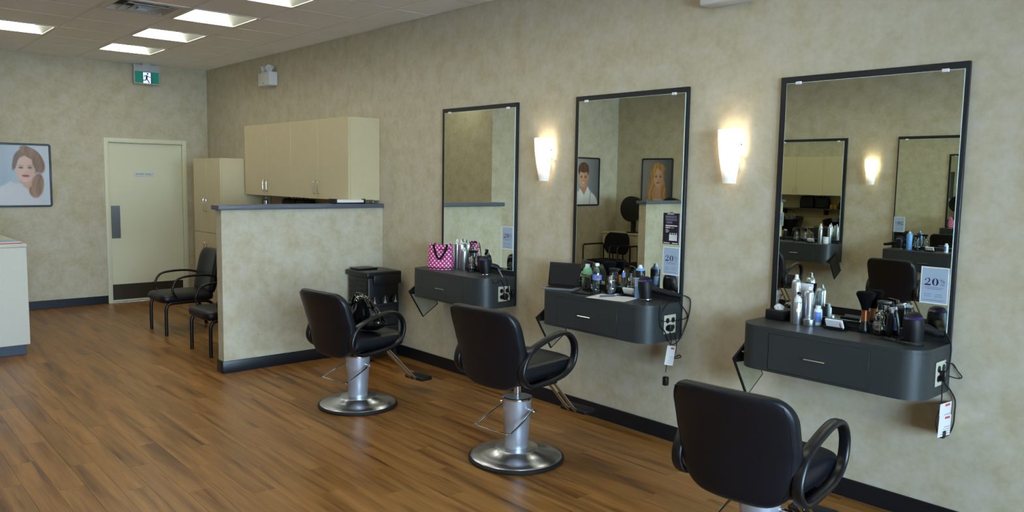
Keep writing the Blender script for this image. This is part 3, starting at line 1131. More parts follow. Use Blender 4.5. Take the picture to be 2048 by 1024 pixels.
# ------------------------------------------------------------------ salon chairs
def make_salon_chair(dz=0.0):
    """faces local -y; dz lowers the seat"""
    t = thing('salon_chair', '', 'salon chair')
    MB().lathe([(0.0, 0.0), (0.278, 0.0), (0.286, 0.006), (0.287, 0.016), (0.280, 0.024), (0.26, 0.026), (0.0, 0.026)], 56).build('rubber_rim', M['rubber'], t)
    MB().lathe([(0.272, 0.020), (0.274, 0.026), (0.266, 0.033), (0.225, 0.043), (0.13, 0.069), (0.128, 0.073), (0.105, 0.077), (0.0, 0.077)], 56).build('base_plate', M['steelb'], t, angle=50)
    MB().lathe([(0.070, 0.076), (0.068, 0.095), (0.0705, 0.10), (0.087, 0.365), (0.088, 0.376), (0.084, 0.381), (0.0, 0.381)], 40).build('column', M['satin'], t)
    MB().at((0, 0, 0)).lathe([(0.0865, 0.366), (0.0895, 0.369), (0.0895, 0.379), (0.084, 0.3825)], 40, cap=False).build('column_ring', M['chrome'], t)
    MB().lathe([(0.021, 0.38), (0.021, 0.50 - dz)], 20).build('piston', M['chrome'], t)
    lv = MB().tube(cat_rom([(-0.118, -0.01, 0.315), (-0.13, 0.06, 0.285), (-0.14, 0.185, 0.232), (-0.128, 0.208, 0.222), (0.0, 0.212, 0.220), (0.128, 0.208, 0.222), (0.14, 0.185, 0.232), (0.13, 0.06, 0.285), (0.118, -0.01, 0.315)], 6), 0.0055, 8)
    lv.tube([(-0.135, -0.01, 0.316), (0.135, -0.01, 0.316)], 0.007, 8)
    for s in (-1, 1):
        lv.at((s * 0.135, -0.01, 0.316), ry=s * PI / 2).lathe([(0.010, -0.006), (0.010, 0.006)], 12)
        lv.at()
    lv.build('pump_lever', M['chrome'], t)
    z = -dz
    MB().rbox(-0.14, 0.14, -0.17, 0.17, 0.488 + z, 0.515 + z, 0.006, 2).build('seat_mount', M['plast'], t)
    def seat_w(v):
        e = min(v, 1 - v)
        r = 0.11
        return 0.236 - (r - math.sqrt(max(0, r * r - max(0, r - e) ** 2))) * 0.9
    MB().pillow(seat_w, -0.265, 0.235, 0.115, lambda s, th, q: (s, q, 0.572 + z + th + (0.006 if th > 0 else 0) * math.cos(s * 6)), 20, 20, 4.5).merge().build('seat', M['vinyl'], t, angle=60)
    def back_w(v):
        w0 = 0.232 + 0.030 * min(1, v / 0.5)
        if v < 0.26:
            w0 -= 0.13 * (1 - math.sqrt(max(0, 1 - ((0.26 - v) / 0.26) ** 2)))
        if v > 0.80:
            w0 -= 0.080 * (1 - math.sqrt(max(0, 1 - ((v - 0.80) / 0.20) ** 2)))
        return w0
    def back_bend(s, th, q):
        k = (q - 0.50) / 0.46
        lean = 0.235 + 0.11 * k ** 1.1 if k > 0 else 0.235 + 0.35 * (q - 0.50)
        lean += 0.018 * math.sin(max(0, min(1, k)) * PI) * -1
        return (s, lean + th - 0.55 * s * s, q + z - 0.10 * s * s * (1 if k > 0.5 else -1.5))
    b = MB().pillow(back_w, 0.478, 0.955, 0.085, back_bend, 26, 26, 4.2).merge().build('backrest', M['vinyl'], t, angle=60)
    # piping seam round the rear edge of the backrest
    seam = []
    for k in range(49):
        a = k / 48
        if a < 0.33:
            v, sg = 0.12 + (a / 0.33) * 0.76, -1
            s = back_w(v) * 0.93 * sg
        elif a < 0.67:
            u = -0.86 + (a - 0.33) / 0.34 * 1.72
            v = 0.965 - 0.055 * abs(u) ** 6
            s = back_w(0.88) * u * 1.06
        else:
            v, sg = 0.88 - (a - 0.67) / 0.33 * 0.76, 1
            s = back_w(v) * 0.93 * sg
        q = 0.478 + 0.477 * v
        seam.append(back_bend(s, 0.030, q))
    MB().tube(seam, 0.0022, 6).build('piping', M['vinyl'], b)
    for s in (-1, 1):
        x = s * 0.260
        P = [(0.240, 0.575), (0.236, 0.645), (0.185, 0.715), (0.085, 0.755), (-0.045, 0.785), (-0.135, 0.778), (-0.195, 0.725), (-0.208, 0.655), (-0.180, 0.585), (-0.10, 0.540), (0.04, 0.520), (0.18, 0.520)]
        pts = cat_rom([(x, y, q + z) for y, q in P], 5, True)
        MB().tube(pts, 0.013, 10, True, r2=0.024, up=(1, 0, 0)).build('armrest', M['plast'], t, angle=70)
        br = MB().rbox(min(x, s * 0.13), max(x, s * 0.13), -0.06, 0.10, 0.497 + z, 0.512 + z, 0.003, 1)
        br.build('arm_bracket', M['plast'], t)
    for s in (-1, 1):
        MB().tube(cat_rom([(s * 0.028, -0.12, 0.50 + z), (s * 0.028, -0.24, 0.47 + z), (s * 0.028, -0.50, 0.21 + z), (s * 0.028, -0.535, 0.195 + z)], 6), 0.0095, 10).build('footrest_tube', M['chrome'], t)
    MB().rbox(-0.105, 0.105, -0.635, -0.525, 0.172 + z, 0.202 + z, 0.012, 3).build('footrest_pad', M['rubber'], t)
    return t
sch = make_salon_chair(0.0)
sch.location = (3.377, 0.984, 0)
sch.rotation_euler = (0, 0, math.radians(5))
sch['label'] = 'middle black salon chair with raised chrome piston, facing the counter with the tablet'
sch['group'] = 'black salon chairs'
low = make_salon_chair(0.078)
low.location = (4.924, 1.151, 0)
low.rotation_euler = (0, 0, math.radians(6))
low['label'] = 'black salon chair holding a shiny black handbag, nearest the half wall'
low['group'] = 'black salon chairs'
dup(low, 'nearest black salon chair with its base below the picture edge', (1.68, 1.13, 0), math.radians(5), 'black salon chairs')
dup(low, 'opposite salon chair seen from behind in the right mirror', (3.56, 4.97, 0), math.radians(180 + 3), 'black salon chairs')
dup(low, 'opposite salon chair showing one arm at the left of the right mirror', (4.98, 4.72, 0), math.radians(180 - 4), 'black salon chairs')

# ------------------------------------------------------------------ shampoo corner behind the half wall
def make_guest_chair():
    """faces local +y; origin between the legs on the floor"""
    t = thing('arm_chair', '', 'chair')
    def sw(v):
        e = min(v, 1 - v)
        r = 0.10
        return 0.255 - (r - math.sqrt(max(0, r * r - max(0, r - e) ** 2)))
    MB().pillow(sw, -0.22, 0.33, 0.11, lambda s, th, q: (s, q, 0.378 + th), 16, 16, 4.0).merge().build('seat', M['vinyl'], t, angle=60)
    def bw(v):
        w0 = 0.25
        if v > 0.7:
            w0 -= 0.06 * (1 - math.sqrt(max(0, 1 - ((v - 0.7) / 0.3) ** 2)))
        if v < 0.2:
            w0 -= 0.04 * (1 - math.sqrt(max(0, 1 - ((0.2 - v) / 0.2) ** 2)))
        return w0
    MB().pillow(bw, 0.40, 0.86, 0.10, lambda s, th, q: (s, -0.215 - th + 0.5 * s * s - 0.22 * (q - 0.40), q), 18, 18, 4.0).merge().build('backrest', M['vinyl'], t, angle=60)
    for s in (-1, 1):
        x = s * 0.275
        MB().tube(cat_rom([(s * 0.24, 0.17, 0.37), (x, 0.215, 0.43), (x, 0.225, 0.50), (x, 0.17, 0.585), (x, 0.05, 0.61), (x, -0.12, 0.608), (s * 0.268, -0.24, 0.58)], 6), 0.012, 10).build('arm', M['plast'], t)
        MB().tube(cat_rom([(s * 0.235, -0.10, 0.335), (s * 0.238, 0.10, 0.335), (s * 0.24, 0.24, 0.330), (s * 0.24, 0.278, 0.295), (s * 0.24, 0.285, 0.23), (s * 0.24, 0.285, 0.0)], 6), 0.0165, 12).build('leg', M['plast'], t)
        MB().tube(cat_rom([(s * 0.235, 0.0, 0.335), (s * 0.235, -0.12, 0.330), (s * 0.238, -0.19, 0.29), (s * 0.24, -0.26, 0.15), (s * 0.24, -0.30, 0.0)], 6), 0.0165, 12).build('leg', M['plast'], t)
    MB().tube([(-0.235, -0.04, 0.325), (0.235, -0.04, 0.325)], 0.012, 8).build('cross_bar', M['plast'], t)
    MB().tube([(0.10, 0.12, 0.318), (0.19, 0.17, 0.303)], 0.012, 8).build('recline_lever', M['plast'], t)
    return t
gc = make_guest_chair()
gc.location = (8.52, 1.125, 0)
gc['label'] = 'black padded arm chair in front of the staff door'
gc['group'] = 'black padded arm chairs'
dup(gc, 'black padded arm chair half hidden behind the half wall', (7.29, 1.135, 0), 0.0, 'black padded arm chairs')

def make_basin(label, loc):
    t = thing('shampoo_basin', label, 'basin', loc)
    MB().rbox(-0.11, 0.11, 0.0, 0.20, 0.0, 0.74, 0.01, 2).build('pedestal', M['plast'], t)
    vs, fs = [], []
    n = 28
    rows = [(0.10, 0.10, 0.70), (0.20, 0.20, 0.76), (0.245, 0.24, 0.93), (0.255, 0.25, 0.97), (0.235, 0.23, 0.97), (0.215, 0.21, 0.92), (0.15, 0.15, 0.80), (0.0, 0.0, 0.79)]
    for rx, ry, z in rows:
        for k in range(n):
            a = 2 * PI * k / n
            c_, s_ = math.cos(a), math.sin(a)
            c_ = math.copysign(abs(c_) ** 0.7, c_)
            s_ = math.copysign(abs(s_) ** 0.7, s_)
            vs.append((rx * c_, 0.27 + ry * s_, z + (0.03 * -s_ if z > 0.9 else 0)))
    for i in range(len(rows) - 1):
        for k in range(n):
            fs.append((i * n + k, i * n + (k + 1) % n, (i + 1) * n + (k + 1) % n, (i + 1) * n + k))
    fs.append(tuple(reversed(range(n))))
    MB().add(vs, fs).merge().build('bowl', M['plast'], t, angle=50)
    f = MB().tube(cat_rom([(0.0, 0.07, 0.985), (0.0, 0.07, 1.06), (0.0, 0.11, 1.10), (0.0, 0.16, 1.085)], 6), 0.011, 10)
    f.at((0, 0.07, 0.93)).lathe([(0.02, 0), (0.02, 0.06)], 12)
    f.build('tap', M['chrome'], t)
    return t
make_basin('black shampoo basin just behind the arm chair by the staff door', (8.30, 0.10, 0))
make_basin('black shampoo basin hidden behind the half wall', (7.29, 0.10, 0))

def cab_door(m, xa, xb, za, zb, y, parent, hx, hz0, hz1):
    d = MB().rbox(xa + 0.0015, xb - 0.0015, y, y + 0.019, za + 0.0015, zb - 0.0015, 0.0015, 1).build('cabinet_door', m, parent)
    if hx is not None:
        h = MB()
        h.tube(cat_rom([(hx, y + 0.018, hz0), (hx, y + 0.045, hz0 + 0.006), (hx, y + 0.048, (hz0 + hz1) / 2), (hx, y + 0.045, hz1 - 0.006), (hx, y + 0.018, hz1)], 5), 0.0036, 8)
        h.build('handle', M['chrome'], d)
    return d
for k, (xa, xb, lab) in enumerate(((6.47, 7.645, 'maple wall cabinet with two doors nearest the camera'), (7.645, 8.80, 'maple wall cabinet with two doors next to the tall cabinet'))):
    t = thing('wall_cabinet', lab, 'cabinet', (0, 0, 0), 0.0, 'maple wall cabinets')
    t.location = (xa, 0, 1.44)
    wd = xb - xa
    MB().rbox(0.0005, wd - 0.0005, 0.0, 0.315, 0.0, 0.775, 0.001, 1).build('body', M['maple'], t)
    hf = wd / 2
    cab_door(M['maple'], 0, hf, 0.0, 0.775, 0.316, t, hf - 0.045, 0.05, 0.17)
    cab_door(M['maple'], hf, wd, 0.0, 0.775, 0.316, t, hf + 0.045, 0.05, 0.17)
t = thing('tall_cabinet', 'tall maple cabinet standing between the staff door and wall cabinets', 'cabinet', (8.85, 0.004, 0.0))
MB().rbox(0, 0.83, 0.0, 0.58, 0.0, 1.848, 0.002, 1).build('body', M['maple'], t)
cab_door(M['maple'], 0, 0.415, 0.98, 1.848, 0.581, t, 0.37, 1.23, 1.38)
cab_door(M['maple'], 0.415, 0.83, 0.98, 1.848, 0.581, t, 0.46, 1.23, 1.38)
cab_door(M['maple'], 0, 0.415, 0.12, 0.978, 0.581, t, 0.37, 0.72, 0.86)
cab_door(M['maple'], 0.415, 0.83, 0.12, 0.978, 0.581, t, 0.46, 0.72, 0.86)
# laminate splash back and bottle shelf under the wall cabinets
bk = thing('splash_back', 'maple laminate back panels below the wall cabinets', 'panel', (6.545, 0.013, 0.104))
for k in range(4):
    MB().rbox(k * 0.56 + 0.001, (k + 1) * 0.56 - 0.001, 0.0, 0.014, 0.0, 1.332, 0.001, 1).build('panel', M['maple'], bk)
sh = thing('wall_shelf', 'dark bottle shelf below the wall cabinets, seen in reflections', 'shelf', (6.56, 0.028, 1.145))
MB().rbox(0.0, 2.2, 0.0, 0.20, 0.0, 0.025, 0.003, 1).build('shelf_board', M['lam'], sh)
for x in (0.2, 1.1, 2.0):
    MB().rbox(x - 0.01, x + 0.01, 0.0, 0.16, -0.10, -0.0005, 0.002, 1).build('bracket', M['plast'], sh)

# ------------------------------------------------------------------ reception desk
dk = thing('reception_desk', 'pale reception desk end at the left edge', 'desk', (8.14, 2.645, 0))
MB().rbox(0.0, 1.62, 0.0, 0.43, 0.10, 0.985, 0.003, 1).build('body', M['desk'], dk)
MB().rbox(0.06, 1.60, 0.025, 0.43, 0.0, 0.0995, 0.002, 1).build('toe_kick', M['kick'], dk)
MB().rbox(-0.005, 1.63, -0.005, 0.435, 0.9855, 1.015, 0.004, 2).build('desk_top', M['desk'], dk)
mg = [('red_magazine', M['red'], 0.0, 'red magazine lying under the white ones on the reception desk'), ('magazine', M['paper'], 0.006, 'white magazine on the stack on the reception desk'), ('magazine', M['signb'], 0.012, 'pale blue magazine topmost on the reception desk')]
for k, (nm, mt, dz, lab) in enumerate(mg):
    o = thing(nm, lab, 'magazine', (8.30 + 0.015 * k, 2.80 + 0.01 * k, 1.0155 + dz), 0.08 * k, 'magazines on the desk')
    MB().rbox(-0.105, 0.105, -0.14, 0.14, 0.0, 0.0055, 0.001, 1).build('cover', mt, o)
    MB().box(-0.1035, 0.1057, -0.1385, 0.1407, 0.001, 0.0045).build('pages', M['paper'], o, smooth=False)

# ------------------------------------------------------------------ black trolley by the half wall
tr = thing('salon_trolley', 'black plastic salon trolley in the corner by the half wall', 'trolley', (6.0, 0.055, 0))
MB().rbox(0.02, 0.37, 0.02, 0.34, 0.09, 0.765, 0.012, 2).build('body', M['plast'], tr)
MB().rbox(0.0, 0.385, 0.0, 0.365, 0.765, 0.815, 0.014, 3).build('top_tray', M['plast'], tr)
MB().rbox(0.20, 0.36, 0.13, 0.33, 0.815, 0.832, 0.006, 2).build('lid', M['plast'], tr)
MB().rbox(-0.012, 0.02, 0.012, 0.30, 0.70, 0.79, 0.008, 2).build('front_lip', M['plast'], tr)
for k in range(4):
    z0 = 0.115 + k * 0.105
    d = MB().rbox(0.004, 0.02, 0.03, 0.33, z0, z0 + 0.098, 0.004, 2).build('drawer', M['matte'], tr)
    MB().rbox(-0.006, 0.004, 0.12, 0.24, z0 + 0.068, z0 + 0.082, 0.003, 1).build('drawer_pull', M['plast'], d)
for k in range(14):
    z0 = 0.12 + k * 0.044
    MB().rbox(0.05, 0.34, 0.3405, 0.346, z0, z0 + 0.03, 0.002, 1).build('side_rib', M['plast'], tr)
for k in range(3):
    y = 0.07 + k * 0.11
    h = MB()
    h.lathe([(0.035, 0), (0.035, 0.004), (0.030, 0.004), (0.030, 0)], 20)
    h2 = MB().at((0.003, y, 0.555), ry=-PI / 2)
    h2.lathe([(0.036, 0), (0.036, 0.004)], 20)
    ho = h2.build('tool_hole', M['matte'], tr)
    MB().add([(-0.004, y - 0.016, 0.530), (-0.004, y + 0.016, 0.530), (-0.004, y + 0.004, 0.56), (-0.004, y, 0.60), (-0.004, y - 0.004, 0.56), (-0.0015, y - 0.016, 0.530), (-0.0015, y + 0.016, 0.530), (-0.0015, y + 0.004, 0.56), (-0.0015, y, 0.60), (-0.0015, y - 0.004, 0.56)],
             [(4, 3, 2, 1, 0), (5, 6, 7, 8, 9), (0, 1, 6, 5), (1, 2, 7, 6), (2, 3, 8, 7), (3, 4, 9, 8), (4, 0, 5, 9)]).build('silver_clip', M['satin'], ho, smooth=False)
for x in (0.05, 0.33):
    for y in (0.05, 0.31):
        c = MB().tube([(x, y - 0.012, 0.03), (x, y + 0.012, 0.03)], 0.03, 16)
        c.rbox(x - 0.012, x + 0.012, y - 0.016, y + 0.016, 0.05, 0.092, 0.003, 1)
        c.build('caster', M['rubber'], tr)

# ------------------------------------------------------------------ dryer corner behind the opposite half wall (seen in the middle mirror)
lc = thing('low_cabinet', 'low maple cabinet behind the opposite half wall, seen in the middle mirror', 'cabinet', (6.70, 5.30, 0))
MB().rbox(0.0, 1.60, 0.03, 0.44, 0.08, 0.84, 0.002, 1).build('body', M['maple'], lc)
MB().rbox(-0.01, 1.61, 0.0, 0.445, 0.8405, 0.865, 0.003, 1).build('cabinet_top', M['maple'], lc)
MB().rbox(0.03, 1.57, 0.07, 0.44, 0.0, 0.0795, 0.002, 1).build('toe_kick', M['kick'], lc)
for k in range(4):
    MB().rbox(k * 0.4 + 0.002, k * 0.4 + 0.398, 0.012, 0.0295, 0.082, 0.838, 0.0015, 1).build('cabinet_door', M['maple'], lc)
def make_hood(label, loc):
    t = thing('hood_dryer', label, 'hair dryer', loc)
    MB().lathe([(0.11, 0), (0.11, 0.012), (0.04, 0.02), (0.0, 0.02)], 24).build('foot_plate', M['plast'], t)
    MB().tube([(0, 0, 0.015), (0, 0, 0.24)], 0.04, 14).build('post', M['plast'], t)
    h = MB().at((0, -0.02, 0.37), rx=PI / 2)
    h.lathe([(0.0, -0.17), (0.08, -0.165), (0.15, -0.12), (0.19, -0.04), (0.20, 0.05), (0.195, 0.07), (0.175, 0.07)], 36)
    h.build('hood', M['plast'], t)
    MB().at((0, -0.02, 0.37), rx=PI / 2).lathe([(0.178, 0.066), (0.10, 0.045), (0.0, 0.04)], 36).build('hood_grille', mat('smoked_grille', '#3c3d38', 0.3), t)
    return t
make_hood('black hood hair dryer on the low cabinet, seen in the middle mirror', (7.82, 5.48, 0.8655))
make_hood('second hood hair dryer mostly hidden by the opposite half wall', (7.08, 5.48, 0.8655))
def make_sled(label, loc, rz):
    t = thing('stacking_chair', label, 'chair', loc, rz, 'black stacking chairs')
    def sw(v):
        e = min(v, 1 - v)
        return 0.235 - (0.09 - math.sqrt(max(0, 0.0081 - max(0, 0.09 - e) ** 2)))
    MB().pillow(sw, -0.23, 0.24, 0.06, lambda s, th, q: (s, q, 0.455 + th), 14, 14, 4).merge().build('seat', M['fabric'], t, angle=60)
    def bw(v):
        return 0.245 * (1 - 0.32 * abs(2 * v - 1) ** 3.2)
    MB().pillow(bw, 0.55, 0.875, 0.045, lambda s, th, q: (s, -0.235 - th + 0.5 * s * s - 0.12 * (q - 0.55), q), 14, 14, 4).merge().build('backrest', M['fabric'], t, angle=60)
    for s in (-1, 1):
        x = s * 0.265
        MB().tube([(x, 0.235, 0.0), (x, 0.235, 0.68), (x, 0.22, 0.70), (x, -0.20, 0.70), (x, -0.225, 0.68), (x, -0.245, 0.0)], 0.0125, 8).build('leg_frame', M['plast'], t)
        MB().tube([(s * 0.10, -0.262, 0.44), (s * 0.10, -0.255, 0.62)], 0.010, 8).build('back_post', M['plast'], t)
    MB().tube([(-0.265, -0.24, 0.43), (0.265, -0.24, 0.43)], 0.0105, 8).build('cross_bar', M['plast'], t)
    MB().tube([(-0.265, 0.225, 0.415), (0.265, 0.225, 0.415)], 0.0105, 8).build('cross_bar', M['plast'], t)
    return t
make_sled('black stacking arm chair below the hood dryer, seen in the middle mirror', (7.86, 4.92, 0), PI)
make_sled('black stacking chair beside the opposite half wall, mostly hidden', (7.18, 4.92, 0), PI)

# ------------------------------------------------------------------ framed posters (flat prints carried as colour per vertex)
import numpy as np
def srgb(h):
    return np.array(lin(h)[:3])
def paint(kind, nx=110, ny=138):
    u, v = np.meshgrid(np.linspace(0, 1, nx), np.linspace(0, 1, ny))      # v = 0 at the top
    img = np.zeros((ny, nx, 3))
    y = v * 1.25                                                          # true proportions
    def over(mask, colr):
        nonlocal img
        c = srgb(colr) if isinstance(colr, str) else colr
        img = img * (1 - mask[..., None]) + c * mask[..., None]
    def ell(cx, cy, rx, ry, soft=0.06, rot=0.0):
        dx, dy = u - cx, y - cy * 1.25
        if rot:
            c_, s_ = math.cos(rot), math.sin(rot)
            dx, dy = dx * c_ + dy * s_, -dx * s_ + dy * c_
        d = np.sqrt((dx / rx) ** 2 + (dy / ry) ** 2)
        return np.clip((1 + soft - d) / (2 * soft), 0, 1)
    def poly(pts, soft=0.012):
        # convex polygon, points clockwise in (u, v)
        m = np.ones_like(u)
        n = len(pts)
        for k in range(n):
            ax, ay = pts[k][0], pts[k][1] * 1.25
            bx, by = pts[(k + 1) % n][0], pts[(k + 1) % n][1] * 1.25
            ln = math.hypot(bx - ax, by - ay)
            d = ((bx - ax) * (y - ay) - (by - ay) * (u - ax)) / ln
            m = np.minimum(m, np.clip(d / soft + 0.5, 0, 1))
        return m
    rng = np.random.RandomState(3)
    def strands(mask, base, lightc, freq, ph, curl=0.0):
        st = 0.5 + 0.5 * np.sin((u + curl * np.sin(y * 9)) * freq + 2.5 * np.sin(y * 5 + ph) + ph)
        st2 = 0.5 + 0.5 * np.sin((u * 2.3 + y * 0.8) * freq + ph * 2)
        f = np.clip(0.22 + 0.40 * st + 0.22 * st2, 0, 1)[..., None]
        c = srgb(base) * (1 - f) + srgb(lightc) * f
        over(mask, c)
    def face(cx, cy, rx, ry, skin, shade, tilt, lip, eye, smile=0.0):
        over(ell(cx, cy, rx, ry, 0.05, tilt), skin)
        over(ell(cx + rx * 0.75, cy + 0.02, rx * 0.5, ry * 0.95, 0.5, tilt) * ell(cx, cy, rx, ry, 0.05, tilt) * 0.45, shade)
        for s in (-1, 1):
            ex, ey = cx + s * rx * 0.46, cy - ry * 0.10 / 1.25
            over(ell(ex, ey - 0.036, rx * 0.32, ry * 0.030, 0.5, tilt) * 0.6, '#5a3f30')
            over(ell(ex, ey, rx * 0.27, ry * 0.10, 0.35, tilt) * 0.55, '#6a4a3e')
            over(ell(ex, ey, rx * 0.20, ry * 0.06, 0.3, tilt) * 0.9, eye)
        over(ell(cx + rx * 0.06, cy + ry * 0.26 / 1.25, rx * 0.16, ry * 0.09, 0.5, tilt) * 0.5, shade)
        over(ell(cx, cy + ry * 0.52 / 1.25, rx * 0.40, ry * 0.10, 0.22, tilt), lip)
        if smile:
            over(ell(cx, cy + ry * 0.515 / 1.25, rx * 0.33, ry * 0.05, 0.25, tilt), '#e9dfd6')
    if kind == 'red':
        g = np.clip(0.25 + 0.9 * np.abs(u - 0.15) + 0.25 * (1 - v), 0, 1)[..., None]
        img[:] = srgb('#7f98ab') * (1 - g) + srgb('#c3ccd4') * g
        strands(ell(0.60, 0.27, 0.27, 0.285, 0.05), '#5b3a26', '#8d6540', 30, 0.4)
        over(poly([(0.46, 0.52), (0.70, 0.52), (0.72, 0.78), (0.42, 0.72)], 0.03), '#c39a84')
        over(ell(0.42, 0.92, 0.46, 0.36, 0.03), '#c9c7cc')
        over(poly([(-0.05, 0.76), (0.28, 0.60), (0.80, 0.86), (0.80, 1.05), (-0.05, 1.05)], 0.03), '#cbc9ce')
        over(poly([(0.43, 0.57), (0.66, 0.57), (0.64, 0.76), (0.52, 0.70)], 0.03), '#c09a86')
        face(0.555, 0.395, 0.180, 0.275, '#d6b3a0', '#b98d78', 0.06, '#a3223f', '#39302c')
        strands(ell(0.665, 0.135, 0.235, 0.105, 0.08, 0.60), '#5d3c27', '#96704a', 34, 1.1)
        strands(ell(0.80, 0.30, 0.11, 0.21, 0.12, -0.25), '#54341f', '#8b6239', 40, 2.0)
        strands(ell(0.775, 0.66, 0.115, 0.25, 0.10, 0.1), '#4d2d1c', '#a8794e', 38, 0.2, 0.05)
        strands(ell(0.70, 0.78, 0.09, 0.13, 0.15, -0.4), '#55341f', '#b08458', 44, 1.2, 0.06)
        strands(ell(0.372, 0.27, 0.042, 0.19, 0.2, 0.25), '#4b2f20', '#6d4a30', 34, 0.8)
    elif kind == 'blonde':
        g = np.clip(1.1 - 1.2 * u, 0, 1)[..., None]
        img[:] = srgb('#57585a') * (1 - g) + srgb('#8f8d8a') * g
        strands(ell(0.50, 0.40, 0.25, 0.40, 0.06), '#83592d', '#c79a58', 40, 0.3, 0.03)
        strands(ell(0.36, 0.66, 0.17, 0.36, 0.08, 0.12), '#87582a', '#d0a262', 42, 0.9, 0.03)
        over(ell(0.50, 1.0, 0.48, 0.20, 0.04), '#d5d0cd')
        over(poly([(0.46, 0.55), (0.62, 0.55), (0.72, 0.86), (0.42, 0.86)], 0.04), '#c59a80')
        strands(ell(0.32, 0.72, 0.13, 0.30, 0.10, 0.15), '#8d5f30', '#d9ad6d', 46, 1.4, 0.04)
        strands(ell(0.72, 0.66, 0.085, 0.33, 0.12, -0.1), '#8a5b2c', '#cb9c58', 46, 2.2, 0.04)
        face(0.545, 0.39, 0.165, 0.26, '#d4aa90', '#a97c63', -0.08, '#b5675d', '#4b3a30')
        strands(ell(0.395, 0.27, 0.062, 0.27, 0.15, 0.30), '#94652f', '#d8ab68', 44, 0.1)
        strands(ell(0.62, 0.16, 0.17, 0.09, 0.15, 0.5), '#8a5d30', '#c89b5c', 44, 1.0)
    else:
        g = np.clip(1.15 - 1.0 * u, 0, 1)[..., None]
        img[:] = srgb('#4f5052') * (1 - g) + srgb('#9c9a98') * g
        over(ell(0.40, 1.02, 0.58, 0.42, 0.03), '#d8d6d1')
        over(poly([(0.26, 0.52), (0.52, 0.52), (0.56, 0.76), (0.34, 0.80)], 0.03), '#b98468')
        over(poly([(0.24, 0.64), (0.40, 0.78), (0.40, 1.02), (0.16, 1.02)], 0.02), '#e2e1de')
        over(poly([(0.56, 0.60), (0.66, 0.72), (0.60, 1.02), (0.42, 1.02), (0.42, 0.80)], 0.02), '#dddbd7')
        over(poly([(0.66, 0.66), (0.70, 0.70), (0.66, 1.02), (0.63, 1.02)], 0.015), '#a9a6a1')
        over(ell(0.385, 0.25, 0.215, 0.215, 0.05), '#4f3626')
        face(0.38, 0.42, 0.178, 0.255, '#cd9a7b', '#9b6b50', 0.10, '#a05a4c', '#3b2a22', 1.0)
        strands(ell(0.39, 0.20, 0.20, 0.135, 0.10, 0.05), '#3f2a1d', '#75523a', 40, 0.5)
        over(ell(0.575, 0.42, 0.028, 0.06, 0.2), '#bd896c')
    return np.clip(img, 0, 1)

def make_poster(label, loc, rz, kind, flip=False):
    """hangs on a wall; local x to the viewer's right, front towards -y"""
    t = thing('framed_poster', label, 'poster', loc, rz, 'framed portrait posters')
    pw, ph = 0.60, 0.75
    x0, x1, z0, z1, rc = -pw / 2, pw / 2, -ph / 2, ph / 2, 0.03
    def ring(ins, rad):
        pts = []
        for cx, cz, a0 in ((x1 - rc, z1 - rc, 0), (x0 + rc, z1 - rc, PI / 2), (x0 + rc, z0 + rc, PI), (x1 - rc, z0 + rc, 1.5 * PI)):
            for k in range(6):
                a = a0 + PI / 2 * k / 5
                pts.append((cx + (rad - ins) * math.cos(a), cz + (rad - ins) * math.sin(a)))
        return pts
    loops = [(ring(0, rc), 0.0), (ring(0, rc), -0.016), (ring(0.006, rc), -0.022), (ring(0.018, rc), -0.022), (ring(0.022, rc), -0.012), (ring(0.022, rc), -0.004)]
    vs, fs = [], []
    n = 24
    for pts, yy in loops:
        vs += [(x, yy, z) for x, z in pts]
    for i in range(len(loops) - 1):
        for k in range(n):
            fs.append((i * n + k, i * n + (k + 1) % n, (i + 1) * n + (k + 1) % n, (i + 1) * n + k))
    fs.append(tuple(range(n)))
    MB().add(vs, fs).merge().build('frame', M['pframe'], t)
    img = paint(kind)
    if flip:
        img = img[:, ::-1]
    ny, nx = img.shape[:2]
    a, b = pw - 0.042, ph - 0.042
    gv = [(-a / 2 + a * i / (nx - 1), -0.006, b / 2 - b * j / (ny - 1)) for j in range(ny) for i in range(nx)]
    gf = [(j * nx + i, (j + 1) * nx + i, (j + 1) * nx + i + 1, j * nx + i + 1) for j in range(ny - 1) for i in range(nx - 1)]
    m = MB()
    m.v, m.f = gv, gf
    o = m.build('portrait_print', M['poster'], t, smooth=False)
    at = o.data.color_attributes.new('print', 'FLOAT_COLOR', 'POINT')
    at.data.foreach_set('color', np.concatenate([img.reshape(-1, 3), np.ones((nx * ny, 1))], 1).astype(np.float32).ravel())
    return t
make_poster('framed poster of a red-lipped woman in white on the end wall', (L - 0.001, 1.889 + 0.30, 1.616), -PI / 2, 'red')
make_poster('framed poster of a smiling man, seen in the middle mirror', (XB - 0.001, 5.02, 1.645), -PI / 2, 'man', True)
make_poster('framed poster of a long-haired blonde woman, seen in the middle mirror', (7.60, W - 0.001, 1.645), 0.0, 'blonde', True)

